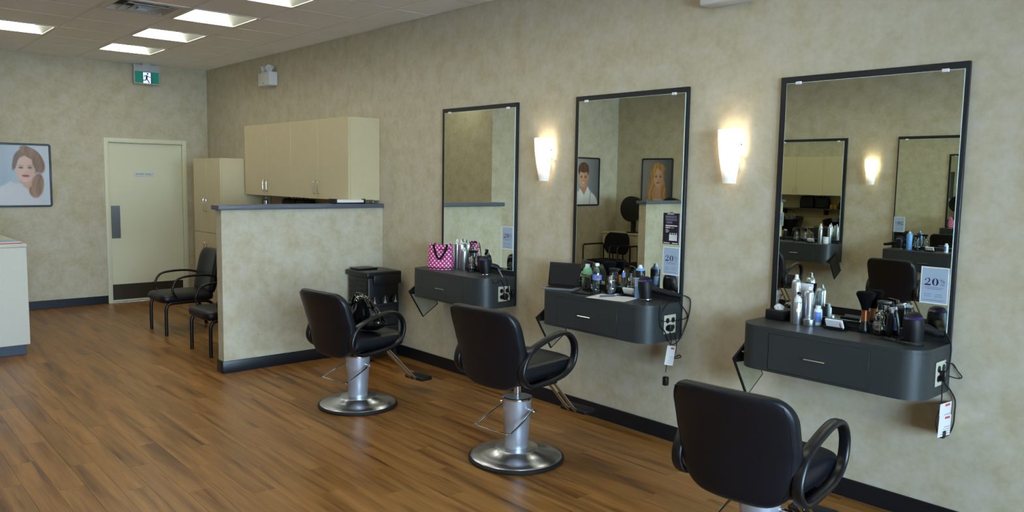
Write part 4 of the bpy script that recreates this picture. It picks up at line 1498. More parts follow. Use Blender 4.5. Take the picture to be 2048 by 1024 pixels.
# ------------------------------------------------------------------ paper signs on the mirrors
def digit2(w, h):
    """bold didone 2 as strips of faces in x, z"""
    V, F = [], []
    def strip(pts, ws):
        o = len(V)
        n = len(pts)
        for i in range(n):
            a = Vector(pts[max(0, i - 1)])
            b = Vector(pts[min(n - 1, i + 1)])
            d = (b - a).normalized()
            nn = Vector((-d.y, d.x))
            V.append(tuple(Vector(pts[i]) + nn * ws[i]))
            V.append(tuple(Vector(pts[i]) - nn * ws[i]))
        for i in range(n - 1):
            F.append((o + 2 * i, o + 2 * i + 1, o + 2 * i + 3, o + 2 * i + 2))
    strip([(0.10, 0.74), (0.16, 0.90), (0.42, 0.97), (0.68, 0.90), (0.76, 0.72), (0.66, 0.50), (0.38, 0.28), (0.10, 0.10)], [0.02, 0.02, 0.03, 0.08, 0.11, 0.08, 0.03, 0.02])
    strip([(0.04, 0.09), (0.35, 0.10), (0.70, 0.09), (0.90, 0.10)], [0.09, 0.10, 0.10, 0.09])
    strip([(0.88, 0.0), (0.93, 0.30)], [0.05, 0.02])
    o = len(V)
    for k in range(12):
        a = 2 * PI * k / 12
        V.append((0.16 + 0.11 * math.cos(a), 0.72 + 0.10 * math.sin(a)))
    F.append(tuple(range(o, o + 12)))
    return [(x * w, z * h) for x, z in V], F
def digit0(w, h):
    V, F = [], []
    n = 28
    for k in range(n):
        a = 2 * PI * k / n
        V.append((0.5 + 0.48 * math.cos(a), 0.49 + 0.49 * math.sin(a)))
        V.append((0.5 + 0.19 * math.cos(a), 0.49 + 0.45 * math.sin(a)))
    for k in range(n):
        j = (k + 1) % n
        F.append((2 * k, 2 * k + 1, 2 * j + 1, 2 * j))
    return [(x * w, z * h) for x, z in V], F
def percent(w, h):
    V, F = [], []
    for cx, cz in ((0.22, 0.70), (0.78, 0.28)):
        o = len(V)
        n = 16
        for k in range(n):
            a = 2 * PI * k / n
            V.append((cx + 0.20 * math.cos(a), cz + 0.26 * math.sin(a)))
            V.append((cx + 0.11 * math.cos(a), cz + 0.22 * math.sin(a)))
        for k in range(n):
            j = (k + 1) % n
            F.append((o + 2 * k, o + 2 * k + 1, o + 2 * j + 1, o + 2 * j))
    o = len(V)
    V += [(0.20, 0.0), (0.26, 0.0), (0.84, 1.0), (0.78, 1.0)]
    F.append((o, o + 1, o + 2, o + 3))
    return [(x * w, z * h) for x, z in V], F
def make_sign():
    """front towards local +y (out of the wall), local -x is the reader's right"""
    t = thing('discount_sign', '', 'paper sign')
    w_, h_ = 0.128, 0.178
    MB().box(-w_ / 2, w_ / 2, 0.0, 0.0008, -h_ / 2, h_ / 2).build('white_sheet', M['paper'], t, smooth=False)
    MB().box(-w_ / 2 + 0.005, w_ / 2 - 0.005, 0.0008, 0.0011, -h_ / 2 + 0.006, h_ / 2 - 0.005).build('blue_field', M['signb'], t, smooth=False)
    d = MB()
    def put(geo, x, z):
        V, F = geo
        d.add([(-(x + a), 0.0014, z + b) for a, b in V], F)
    put(digit2(0.031, 0.037), -0.046, -0.001)
    put(digit0(0.031, 0.037), -0.012, -0.001)
    put(percent(0.022, 0.021), 0.025, 0.013)
    V, F = text_geo('OFF', 0.011)
    d.add([(-(0.036 + x), 0.0014, 0.004 + y) for x, y, z in V], F)
    d.build('lettering', M['signi'], t, smooth=False)
    f = MB()
    for za, xa, xb in ((-0.012, -0.042, 0.042), (-0.019, -0.032, 0.034), (-0.045, -0.044, -0.012), (-0.045, 0.006, 0.036), (-0.055, -0.044, -0.014), (-0.055, 0.004, 0.038), (-0.074, -0.046, 0.044)):
        x = xa
        while x < xb - 0.004:
            wd = 0.004 + 0.006 * random.random()
            f.add([(-x, 0.0013, za), (-min(xb, x + wd), 0.0013, za), (-min(xb, x + wd), 0.0013, za + 0.0032), (-x, 0.0013, za + 0.0032)], [(0, 1, 2, 3)])
            x += wd + 0.0015
    f.build('small_print', M['signt'], t, smooth=False)
    return t
sn = make_sign()
sl = [(S3, (-0.389, 1.186), 'blue-grey twenty percent off sign on the right mirror'), (S2, (-0.394, 1.166), 'blue-grey twenty percent off sign on the middle mirror'), (S1, (-0.392, 1.208), 'blue-grey twenty percent off sign on the mirror nearest the half wall'),
      (OA, (-0.40, 1.19), 'reversed twenty percent sign at the far left inside the right mirror'), (OB, (-0.40, 1.20), 'reversed twenty percent sign beside the reflected wall lamp')]
for k, (s, (l, z), lab) in enumerate(sl):
    loc = s.w(l, 0.0282, z)
    if k == 0:
        o = sn
        o.location, o.rotation_euler = loc, (0, 0, s.rz)
        o['label'] = lab
    else:
        o = dup(sn, lab, loc, s.rz)
    o['group'] = 'discount signs'
# black leaflet above the sign on the middle mirror
lf = thing('black_leaflet', 'black leaflet with four bottles taped above the sign on the middle mirror', 'leaflet', (*S2.w(-0.385, 0.0282)[:2], 1.37))
MB().box(-0.062, 0.062, 0.0, 0.0008, -0.098, 0.098).build('black_sheet', mat('leaflet_black', '#1d1a26', 0.35), lf, smooth=False)
MB().box(-0.062, -0.056, 0.0008, 0.0011, -0.09, 0.098).build('purple_edge', mat('leaflet_purple', '#5d3a66', 0.4), lf, smooth=False)
wt = MB()
for za, hgt, xa, xb in ((0.068, 0.014, -0.044, 0.046), (0.050, 0.014, -0.042, 0.044), (0.032, 0.014, -0.036, 0.016)):
    x = xa
    while x < xb - 0.006:
        wd = 0.006 + 0.004 * random.random()
        wt.add([(-x, 0.0012, za), (-min(xb, x + wd), 0.0012, za), (-min(xb, x + wd), 0.0012, za + hgt), (-x, 0.0012, za + hgt)], [(0, 1, 2, 3)])
        x += wd + 0.003
wt.build('title_print', mat('leaflet_grey_ink', '#6e6880', 0.5), lf, smooth=False)
w2 = MB()
for za, hgt, xa, xb in ((0.015, 0.007, -0.042, 0.048), (0.003, 0.006, -0.042, -0.006), (0.004, 0.003, 0.0, 0.022), (-0.008, 0.003, -0.040, -0.020), (-0.016, 0.003, -0.040, -0.012), (-0.024, 0.003, -0.038, -0.022), (-0.093, 0.005, -0.055, -0.006), (-0.093, 0.005, 0.012, 0.055), (0.090, 0.004, -0.03, 0.02)):
    w2.add([(-xa, 0.0012, za), (-xb, 0.0012, za), (-xb, 0.0012, za + hgt), (-xa, 0.0012, za + hgt)], [(0, 1, 2, 3)])
for k in range(4):
    x = -0.012 + k * 0.0155
    w2.add([(-x, 0.0012, -0.075), (-x - 0.0135, 0.0012, -0.075), (-x - 0.0135, 0.0012, -0.038), (-x, 0.0012, -0.038)], [(0, 1, 2, 3)])
    w2.add([(-x - 0.004, 0.0012, -0.038), (-x - 0.009, 0.0012, -0.038), (-x - 0.012, 0.0012, -0.026), (-x - 0.005, 0.0012, -0.026)], [(0, 1, 2, 3)])
w2.build('bottle_print', M['cap'], lf, smooth=False)
MB().box(-0.012, 0.012, 0.0, 0.0013, 0.094, 0.106).build('tape', M['clear'], lf, smooth=False)

# ------------------------------------------------------------------ things on the counters
def put(o, st, l, o_, z=TOP, rz=0.0):
    o.location = st.w(l, o_, z + 0.0004)
    o.rotation_euler = (0, 0, st.rz + rz)
    return o
def cans(label, h, r, capm=None, bodym=None, band=None):
    t = thing('spray_can', label, 'spray can')
    MB().lathe([(r * 0.94, 0), (r, 0.004), (r, h * 0.80), (r * 0.97, h * 0.83), (r * 0.78, h * 0.885), (r * 0.5, h * 0.905)], 28).build('can_body', bodym or M['can'], t, angle=50)
    MB().lathe([(r * 0.52, h * 0.900), (r * 0.52, h * 0.925), (r * 0.42, h * 0.93), (r * 0.36, h * 0.985), (r * 0.28, h), (0, h)], 18).build('nozzle', capm or M['cap'], t)
    if band:
        MB().lathe([(r * 1.006, h * band[0]), (r * 1.006, h * band[1])], 28, cap=False).build('label_band', band[2], t)
    return t
def pump(label):
    t = thing('pump_bottle', label, 'bottle')
    MB().lathe([(0.021, 0), (0.0225, 0.003), (0.0225, 0.115), (0.020, 0.120)], 26).build('bottle_body', M['can'], t)
    MB().lathe([(0.020, 0.1205), (0.020, 0.135), (0.012, 0.148), (0.010, 0.160), (0.0, 0.161)], 20).build('clear_cap', M['cap'], t)
    MB().tube(cat_rom([(0.0, 0.0, 0.16), (-0.004, 0.01, 0.172), (-0.018, 0.012, 0.168), (-0.022, 0.012, 0.155)], 4), 0.005, 8).build('lever', M['plast'], t)
    b = MB().at((0.0, 0.0, 0.078), rz=0.75)
    b.add([(0.0125 * math.cos(2 * PI * k / 18), 0.0226 + 0.0004 - (0.0125 * math.cos(2 * PI * k / 18)) ** 2 * 20, 0.0125 * math.sin(2 * PI * k / 18)) for k in range(18)], [tuple(range(18))])
    b.build('round_label', M['cap'], t, smooth=False)
    return t
def jar(label, h, r, m, lidm=None):
    t = thing('jar', label, 'jar')
    MB().lathe([(r * 0.95, 0), (r, 0.003), (r, h * 0.66), (r * 0.97, h * 0.68)], 28).build('jar_body', m, t)
    MB().lathe([(r * 1.0, h * 0.685), (r * 1.02, h * 0.70), (r * 1.02, h * 0.98), (r * 0.98, h), (0, h)], 28).build('lid', lidm or m, t)
    return t
def white_bottle(label):
    t = thing('white_bottle', label, 'bottle')
    MB().lathe([(0.021, 0), (0.0225, 0.004), (0.0225, 0.080), (0.019, 0.088), (0.013, 0.091)], 26).build('bottle_body', M['cap'], t)
    MB().lathe([(0.0145, 0.0905), (0.0145, 0.105), (0.0, 0.106)], 20).build('bottle_cap', M['cap'], t)
    vs, fs = [], []
    for k in range(9):
        a = math.radians(70 + 12 * k)
        vs += [(0.0228 * math.cos(a), 0.0228 * math.sin(a), 0.018), (0.0228 * math.cos(a), 0.0228 * math.sin(a), 0.072)]
    fs = [(2 * k, 2 * k + 2, 2 * k + 3, 2 * k + 1) for k in range(8)]
    MB().add(vs, fs).build('blue_label', M['blue'], t)
    return t
def squeeze_tube(label):
    t = thing('squeeze_tube', label, 'tube')
    vs, fs = [], []
    n = 20
    for k, (z, f) in enumerate(((0.022, 0.0), (0.05, 0.05), (0.12, 0.45), (0.18, 0.85), (0.20, 1.0), (0.212, 1.0))):
        for i in range(n):
            a = 2 * PI * i / n
            rx = 0.021 * (1 - f) + 0.036 * f
            ry = 0.021 * (1 - f) + 0.0016 * f
            vs.append((rx * math.cos(a), ry * math.sin(a), z))
    for k in range(5):
        for i in range(n):
            fs.append((k * n + i, k * n + (i + 1) % n, (k + 1) * n + (i + 1) % n, (k + 1) * n + i))
    fs.append(tuple(5 * n + i for i in range(n)))
    MB().add(vs, fs).build('tube_body', M['cap'], t)
    MB().lathe([(0.018, 0), (0.0185, 0.003), (0.0185, 0.022), (0.0, 0.0225)], 22).build('tube_cap', M['cap'], t)
    return t
def brush(label):
    t = thing('neck_brush', label, 'brush')
    MB().lathe([(0.026, 0), (0.028, 0.004), (0.026, 0.02), (0.019, 0.045), (0.0185, 0.055)], 24).build('foot', M['plast'], t)
    MB().lathe([(0.018, 0.0555), (0.0185, 0.06), (0.0165, 0.10), (0.0175, 0.115)], 24).build('ferrule', M['copper'], t)
    MB().lathe([(0.017, 0.1155), (0.022, 0.135), (0.034, 0.165), (0.046, 0.190), (0.047, 0.200), (0.040, 0.208), (0.0, 0.212)], 28).build('bristles', M['bristle'], t)
    return t
def spray(label):
    t = thing('spray_bottle', label, 'spray bottle')
    MB().lathe([(0.026, 0), (0.030, 0.002), (0.037, 0.018), (0.040, 0.036), (0.036, 0.056), (0.027, 0.068), (0.0265, 0.072), (0.031, 0.084), (0.031, 0.098), (0.024, 0.112), (0.014, 0.120), (0.0135, 0.130)], 30, cap=False).build('bottle_body', M['clear'], t, angle=60)
    MB().lathe([(0.0, 0.001), (0.026, 0.001), (0.034, 0.016), (0.0365, 0.030), (0.0, 0.0305)], 24).build('water', M['water'], t)
    MB().lathe([(0.0155, 0.128), (0.0155, 0.146), (0.011, 0.150)], 18).build('collar', M['plast'], t)
    hd = MB().rbox(-0.048, 0.022, -0.010, 0.010, 0.152, 0.176, 0.006, 2)
    hd.tube([(0, 0, 0.145), (0, 0, 0.158)], 0.009, 10)
    hd.tube([(-0.045, 0, 0.166), (-0.056, 0, 0.166)], 0.0055, 8)
    hd.build('spray_head', M['plast'], t)
    MB().tube(cat_rom([(-0.030, 0, 0.153), (-0.036, 0, 0.138), (-0.030, 0, 0.118), (-0.034, 0, 0.108)], 4), 0.0045, 8).build('trigger', M['plast'], t)
    MB().tube([(0, 0, 0.012), (0.002, 0, 0.128)], 0.002, 6).build('dip_tube', M['cap'], t)
    return t
def card_holder(label):
    t = thing('card_holder', label, 'card holder')
    h = MB().rbox(-0.052, 0.052, -0.022, 0.030, 0.0, 0.007, 0.002, 1)
    h.add([(-0.052, -0.020, 0.005), (0.052, -0.020, 0.005), (0.052, -0.014, 0.045), (-0.052, -0.014, 0.045), (-0.052, -0.024, 0.005), (0.052, -0.024, 0.005), (0.052, -0.018, 0.045), (-0.052, -0.018, 0.045)],
          [(0, 3, 2, 1), (4, 5, 6, 7), (0, 1, 5, 4), (3, 7, 6, 2), (0, 4, 7, 3), (1, 2, 6, 5)])
    h.rbox(-0.052, 0.052, 0.026, 0.031, 0.005, 0.016, 0.001, 1)
    h.build('holder', M['plast'], t)
    c = MB().at((0, 0.010, 0.024), rx=-0.55)
    c.box(-0.0445, 0.0445, -0.006, 0.006, -0.016, 0.032).build('cards', M['paper'], t, smooth=False)
    r = MB().at((0, 0.010, 0.024), rx=-0.55)
    r.box(-0.036, -0.030, 0.006, 0.0064, -0.008, 0.020).build('red_mark', M['tagred'], t, smooth=False)
    return t
def tissue_box(label):
    t = thing('tissue_box', label, 'tissue box')
    MB().rbox(-0.055, 0.055, -0.05, 0.05, 0.0, 0.055, 0.005, 2).build('box', M['plast'], t)
    vs = [(0.0, 0.0, 0.088)]
    n = 10
    for k in range(n):
        a = 2 * PI * k / n
        rr = (0.030 if k % 2 else 0.022)
        vs.append((rr * math.cos(a), rr * 0.8 * math.sin(a), 0.070 if k % 2 else 0.078))
    for k in range(n):
        a = 2 * PI * k / n
        vs.append((0.026 * math.cos(a), 0.018 * math.sin(a), 0.054))
    fs = [(0, 1 + k, 1 + (k + 1) % n) for k in range(n)] + [(1 + k, 1 + n + k, 1 + n + (k + 1) % n, 1 + (k + 1) % n) for k in range(n)]
    MB().add(vs, fs).build('tissue', M['tissue'], t, smooth=False)
    return t
def dryer(label, ha=0.0, hl=0.17, drop=0.03, tilt=0.10):
    """stands on its nozzle; handle leaves at angle ha"""
    t = thing('hair_dryer', label, 'hair dryer')
    c_, s_ = math.cos(ha), math.sin(ha)
    def mb():
        m = MB()
        m.T = Matrix.Translation((0, 0, 0.0)) @ Matrix.Rotation(ha, 4, 'Z') @ Matrix.Rotation(-tilt, 4, 'Y') @ Matrix.Translation((0, 0, 0.044 * math.sin(tilt)))
        return m
    mb().lathe([(0.036, 0.0), (0.041, 0.003), (0.043, 0.03), (0.047, 0.07), (0.046, 0.100), (0.043, 0.116)], 30).build('barrel', M['dryer'], t)
    mb().lathe([(0.0432, 0.1165), (0.0440, 0.119), (0.0405, 0.127), (0.0400, 0.1275)], 30, cap=False).build('purple_ring', M['purple'], t)
    mb().lathe([(0.0400, 0.1275), (0.034, 0.139), (0.020, 0.147), (0.0, 0.149)], 26).build('rear_cap', M['dryer'], t)
    mb().lathe([(0.0405, 0.0005), (0.0425, 0.002), (0.0425, 0.007), (0.0405, 0.009)], 30, cap=False).build('nozzle_ring', M['chrome'], t)
    P = [(0.025 * c_, 0.025 * s_, 0.078), (0.08 * c_, 0.08 * s_, 0.066), ((0.05 + hl * 0.6) * c_, (0.05 + hl * 0.6) * s_, 0.050 - drop * 0.5), ((0.05 + hl) * c_, (0.05 + hl) * s_, 0.040 - drop)]
    MB().tube(cat_rom(P, 6), 0.020, 14, taper=lambda q: 1.1 - 0.30 * q).build('handle', M['dryer'], t, angle=50)
    return t
def tray(label, w_, d_):
    t = thing('tool_tray', label, 'tray')
    MB().rbox(-w_ / 2, w_ / 2, -d_ / 2, d_ / 2, 0, 0.006, 0.002, 1).build('tray_base', M['plast'], t)
    rm = MB()
    rm.rbox(-w_ / 2, w_ / 2, d_ / 2 - 0.005, d_ / 2, 0.006, 0.022, 0.001, 1).rbox(-w_ / 2, w_ / 2, -d_ / 2, -d_ / 2 + 0.005, 0.006, 0.022, 0.001, 1)
    rm.rbox(-w_ / 2, -w_ / 2 + 0.005, -d_ / 2 + 0.005, d_ / 2 - 0.005, 0.006, 0.022, 0.001, 1).rbox(w_ / 2 - 0.005, w_ / 2, -d_ / 2 + 0.005, d_ / 2 - 0.005, 0.006, 0.022, 0.001, 1)
    rm.build('tray_rim', M['plast'], t)
    return t
def clipper(label, col):
    t = thing('hair_clipper', label, 'clipper')
    b = MB().at((0, 0, 0.0), rx=0.0, ry=0.18)
    b.pillow(lambda v: 0.017 + 0.004 * math.sin(v * PI), 0.004, 0.135, 0.03, lambda s, th, q: (s, th, q), 12, 14, 3.0).merge().build('clipper_body', M['plast'], t, angle=60)
    MB().at((0.0, 0.0, 0.0), ry=0.18).rbox(-0.012, 0.012, 0.0145, 0.0165, 0.035, 0.10, 0.001, 1).build('side_panel', col, t)
    MB().at((0.0, 0.0, 0.0), ry=0.18).rbox(-0.019, 0.019, -0.004, 0.008, 0.134, 0.150, 0.001, 1).build('blade', M['satin'], t)
    return t

# --- right counter
put(tissue_box('black tissue box with white tissue at the end of the right counter'), S3, 0.385, 0.085)
put(cans('tallest silver spray can beside the tissue box on the right counter', 0.262, 0.0245), S3, 0.279, 0.105)
put(pump('small silver pump bottle with black lever in front of the tallest can'), S3, 0.246, 0.142)
put(squeeze_tube('white squeeze tube standing behind the silver cans on the right counter'), S3, 0.248, 0.050, rz=0.1)
put(cans('silver spray can behind the low round jar on the right counter', 0.205, 0.0245), S3, 0.208, 0.095)
put(white_bottle('white bottle with blue label next to the spray cans on the right counter'), S3, 0.163, 0.080)
put(jar('low silver round jar in front of the white bottle', 0.036, 0.031, M['brush'], M['brush']), S3, 0.180, 0.135)
put(tray('black tray at the foot of the right mirror', 0.30, 0.045), S3, -0.02, 0.056)
put(card_holder('black holder of white cards on the right counter'), S3, 0.045, 0.115)
put(brush('black neck brush with copper ferrule on the right counter'), S3, -0.085, 0.075)
put(spray('clear round spray bottle beside the brush on the right counter'), S3, -0.168, 0.085, rz=0.5)
put(clipper('black hair clipper with blue side beside the spray bottle on the right counter', M['ltblue']), S3, -0.248, 0.075)
put(clipper('plain black hair clipper in front of the purple-ringed dryer on the right counter', M['plast']), S3, -0.222, 0.11, rz=2.2)
d3 = put(dryer('black hair dryer with purple ring on the right counter', math.radians(-120), 0.10, 0.0), S3, -0.365, 0.165)
wp = thing('plastic_wrapper', 'crumpled clear plastic wrapper near the dryer on the right counter', 'wrapper', S3.w(-0.225, 0.185, TOP + 0.001))
vs, fs = [], []
for j in range(6):
    for i in range(11):
        vs.append((-0.06 + 0.012 * i, -0.022 + 0.009 * j + 0.003 * random.random(), 0.002 + 0.016 * random.random() * (1 - abs(i - 5) / 7)))
for j in range(5):
    for i in range(10):
        fs.append((j * 11 + i, j * 11 + i + 1, (j + 1) * 11 + i + 1, (j + 1) * 11 + i))
MB().add(vs, fs).build('film', M['clear'], wp, smooth=False)

# --- middle counter
tb = thing('tablet', 'open dark tablet on a grey keyboard stand, left end of the middle counter', 'tablet')
MB().rbox(-0.125, 0.115, -0.08, 0.08, 0.0, 0.010, 0.004, 2).build('keyboard_base', M['tab'], tb)
MB().rbox(-0.095, 0.095, -0.055, 0.035, 0.010, 0.0115, 0.0004, 1).build('keys', M['plast'], tb)
q = MB().at((0, -0.055, 0.012), rx=0.20)
sc2 = q.rbox(-0.115, 0.115, -0.005, 0.005, 0.0, 0.165, 0.004, 2).build('display', M['plast'], tb)
MB().at((0, -0.055, 0.012), rx=0.20).box(-0.102, 0.102, 0.0052, 0.0056, 0.012, 0.153).build('screen', M['screen'], sc2, smooth=False)
put(tb, S2, 0.385, 0.225, rz=0.42)
cs = thing('glasses_case', 'black rounded case leaning beside the tablet', 'case')
MB().pillow(lambda v: 0.046 - 0.022 * v ** 2, 0.0, 0.115, 0.05, lambda s, th, q: (s, th - 0.12 * q, q), 16, 16, 3.0).merge().build('case_body', M['patent'], cs, angle=60)
MB().tube(cat_rom([(0.046, 0.004, 0.02), (0.040, -0.002, 0.07), (0.026, -0.008, 0.105), (0.0, -0.010, 0.117), (-0.026, -0.008, 0.105)], 6), 0.0022, 6).build('zip', M['satin'], cs)
put(cs, S2, 0.200, 0.145)
gb_ = thing('green_bottle', 'mint green bottle with white cap behind the water bottle', 'bottle')
MB().pillow(lambda v: 0.036 if v < 0.68 else 0.036 - 0.020 * ((v - 0.68) / 0.32) ** 1.6, 0.0, 0.150, 0.048, lambda s, th, q: (s, th, q), 18, 20, 5.0).merge().build('bottle_body', M['green'], gb_, angle=60)
MB().at((0, 0, 0.146)).lathe([(0.017, 0), (0.017, 0.024), (0.0155, 0.026), (0, 0.026)], 20).build('bottle_cap', M['cap'], gb_)
pr = MB()
for za, xa, xb, hh in ((0.092, -0.022, 0.024, 0.010), (0.076, -0.018, 0.016, 0.011), (0.060, -0.014, 0.018, 0.006)):
    x = xa
    while x < xb - 0.003:
        wd = 0.004 + 0.003 * random.random()
        pr.add([(-x, 0.0246, za), (-min(xb, x + wd), 0.0246, za), (-min(xb, x + wd), 0.0246, za + hh), (-x, 0.0246, za + hh)], [(0, 1, 2, 3)])
        x += wd + 0.002
pr.build('dark_print', M['tagblk'], gb_, smooth=False)
put(gb_, S2, 0.283, 0.066, rz=-0.1)
wb_ = thing('water_bottle', 'clear plastic water bottle with blue label on the middle counter', 'water bottle')
MB().lathe([(0.026, 0), (0.030, 0.004), (0.0315, 0.02), (0.030, 0.03), (0.0315, 0.04), (0.030, 0.05), (0.0315, 0.062), (0.030, 0.072), (0.032, 0.085), (0.032, 0.125), (0.030, 0.14), (0.020, 0.165), (0.012, 0.178), (0.012, 0.182)], 28, cap=False).build('bottle_body', M['water'], wb_, angle=60)
MB().lathe([(0.0323, 0.088), (0.0323, 0.122)], 28, cap=False).build('blue_label', M['blue'], wb_)
b = MB().at((0, 0, 0.105), rz=0.9)
b.add([(0.010 * math.cos(2 * PI * k / 14), 0.0328 - (0.010 * math.cos(2 * PI * k / 14)) ** 2 * 14, 0.012 * math.sin(2 * PI * k / 14)) for k in range(14)], [tuple(range(14))])
b.build('label_emblem', M['red'], wb_, smooth=False)
MB().lathe([(0.0145, 0.180), (0.0145, 0.196), (0.013, 0.198), (0, 0.198)], 18).build('bottle_cap', M['cap'], wb_)
put(wb_, S2, 0.118, 0.150)
ph = thing('phone', 'black phone lying at the front edge of the middle counter', 'phone')
MB().rbox(-0.070, 0.070, -0.036, 0.036, 0.0, 0.010, 0.004, 2).build('phone_body', M['plast'], ph)
MB().rbox(-0.060, 0.060, -0.031, 0.031, 0.010, 0.0104, 0.0001, 1).build('phone_screen', M['screen'], ph)
put(ph, S2, 0.140, 0.262, rz=0.25)
pa = thing('paper_sheet', 'white paper sheet on the front of the middle counter', 'paper')
MB().box(-0.140, 0.140, -0.105, 0.105, 0.0, 0.0006).build('sheet', M['paper'], pa, smooth=False)
put(pa, S2, -0.105, 0.245, rz=0.22)
pn = thing('pen', 'blue pen lying on the white paper sheet', 'pen')
MB().tube([(-0.06, 0, 0.0052), (0.05, 0, 0.0052)], 0.005, 10).build('barrel', M['kick'], pn)
MB().tube([(0.05, 0, 0.0052), (0.068, 0, 0.0052)], 0.0042, 8, taper=lambda q: 1 - 0.75 * q).build('tip', M['satin'], pn)
MB().rbox(-0.055, -0.015, -0.0012, 0.0012, 0.0100, 0.0115, 0.0003, 1).build('clip', M['satin'], pn)
put(pn, S2, -0.055, 0.245, TOP + 0.001, rz=1.15)
put(brush('black neck brush with copper ferrule behind the water bottle'), S2, 0.072, 0.080)
put(spray('clear round spray bottle in front of the brush on the middle counter'), S2, 0.005, 0.128, rz=0.5)
put(tray('black tray at the foot of the middle mirror', 0.26, 0.045), S2, -0.02, 0.054)
put(card_holder('black holder of white cards next to the blue spray can'), S2, -0.120, 0.085)
for k in range(3):
    cl_ = thing('hair_clip', ['black hair clip lying nearest the spray bottle on the middle counter', 'silver hair clip lying beside the spray bottle on the middle counter', 'black hair clip lying nearest the card holder on the middle counter'][k], 'hair clip', (0, 0, 0), 0.0, 'hair clips on the middle counter')
    m = MB().at((0, 0, 0.0036), rz=0.6 + 0.8 * k)
    m.tube(cat_rom([(-0.028, 0, 0), (-0.01, 0.003, 0.006), (0.012, 0.002, 0.007), (0.028, 0, 0.001)], 4), 0.0035, 6)
    m.tube(cat_rom([(-0.028, 0, 0), (-0.008, -0.004, 0.002), (0.016, -0.003, 0.001)], 4), 0.003, 6)
    m.build('clip', M['satin'] if k == 1 else M['plast'], cl_)
    put(cl_, S2, -0.038 - 0.024 * k, 0.140 + 0.012 * (k % 2))
cc = cans('blue and black spray can with bold lettering on the middle counter', 0.215, 0.0320, M['cap'], M['ltblue'])
MB().lathe([(0.0322, 0.135), (0.0322, 0.173), (0.0310, 0.179)], 28, cap=False).build('black_band', M['plast'], cc)
MB().lathe([(0.0322, 0.078), (0.0322, 0.1345)], 28, cap=False).build('pale_band', mat('pale_blue_band', '#a9c4e2', 0.4), cc)
def wrap_text(parent, body, size, z, r, a0, m):
    V, F = text_geo(body, size)
    g = MB()
    g.add([(r * math.sin(-x / r + a0), r * math.cos(-x / r + a0), z + y) for x, y, zz in V], F)
    g.build('lettering', m, parent, smooth=False)
wrap_text(cc, 'COOL', 0.021, 0.119, 0.0325, -0.75, M['navy'])
wrap_text(cc, 'CARE', 0.021, 0.101, 0.0325, -0.75, M['navy'])
put(cc, S2, -0.213, 0.105)
d2 = put(dryer('black hair dryer with purple ring beside the blue spray can', math.radians(-152), 0.17, 0.0), S2, -0.305, 0.150)

# --- counter nearest the half wall
bg = thing('dotted_bag', 'pink polka-dot tote bag with black strap on the far counter', 'bag')
vs, fs, uvs = [], [], []
nn, rows = 44, 12
_pp = [(0.104 * math.copysign(abs(math.cos(2 * PI * i / 44)) ** 0.62, math.cos(2 * PI * i / 44)), 0.056 * math.copysign(abs(math.sin(2 * PI * i / 44)) ** 0.62, math.sin(2 * PI * i / 44))) for i in range(45)]
arc = [0.0]
for i in range(44):
    arc.append(arc[-1] + math.dist(_pp[i], _pp[i + 1]))
for j in range(rows + 1):
    q = j / rows
    for i in range(nn + 1):
        a = 2 * PI * i / nn
        c_, s_ = math.cos(a), math.sin(a)
        c_ = math.copysign(abs(c_) ** 0.62, c_)
        s_ = math.copysign(abs(s_) ** 0.62, s_)
        rx = 0.104 - 0.004 * q + 0.006 * math.sin(q * 3 + a * 2) * (1 - q)
        ry = 0.066 * (1 - 0.30 * q)
        vs.append((rx * c_, ry * s_ + 0.003 * math.sin(5 * a + 4 * q), 0.205 * q + 0.006 * math.sin(a * 2 + 1) * q))
        uvs.append((arc[i] / arc[-1] * 16, q * 5.6))
for j in range(rows):
    for i in range(nn):
        k = j * (nn + 1) + i
        fs.append((k, k + 1, k + nn + 2, k + nn + 1))
m = MB()
m.v, m.f = vs, fs
bo = m.build('bag_body', M['dots'], bg, angle=80)
ul = bo.data.uv_layers.new(name='UVMap')
for p in bo.data.polygons:
    for li in p.loop_indices:
        ul.data[li].uv = uvs[bo.data.loops[li].vertex_index]
MB().add([(0.100 * 0.97 * math.copysign(abs(math.cos(2 * PI * i / 32)) ** 0.62, math.cos(2 * PI * i / 32)), 0.045 * math.copysign(abs(math.sin(2 * PI * i / 32)) ** 0.62, math.sin(2 * PI * i / 32)), 0.196) for i in range(32)], [tuple(range(32))]).build('zip_panel', M['dots'] if False else M['plast'], bg, smooth=False)
MB().tube(cat_rom([(0.045, 0.056, 0.206), (0.036, 0.064, 0.17), (0.012, 0.071, 0.11), (-0.010, 0.074, 0.088), (-0.034, 0.071, 0.11), (-0.064, 0.062, 0.17), (-0.070, 0.054, 0.206)], 6), 0.002, 8, r2=0.009, up=(1, 0, 0)).build('strap', M['fabric'], bg)
MB().tube(cat_rom([(0.07, -0.050, 0.206), (0.05, -0.066, 0.15), (0.0, -0.075, 0.09), (-0.05, -0.066, 0.15), (-0.07, -0.050, 0.206)], 6), 0.002, 8, r2=0.009, up=(1, 0, 0)).build('strap', M['fabric'], bg)
MB().tube([(-0.005, 0.0615, 0.165), (-0.05, 0.0615, 0.168), (-0.092, 0.045, 0.170)], 0.0035, 6).build('pocket_zip', M['fabric'], bg)
hem = []
for i in range(44):
    a = 2 * PI * i / 44
    c_, s_ = math.cos(a), math.sin(a)
    hem.append((0.108 * math.copysign(abs(c_) ** 0.62, c_), 0.068 * math.copysign(abs(s_) ** 0.62, s_), 0.014))
MB().tube(hem, 0.0035, 6, True).build('bottom_piping', M['fabric'], bg)
put(bg, S1, 0.250, 0.195, rz=0.62)
put(cans('taller silver spray can behind the pink dotted bag', 0.245, 0.0245), S1, 0.205, 0.060)
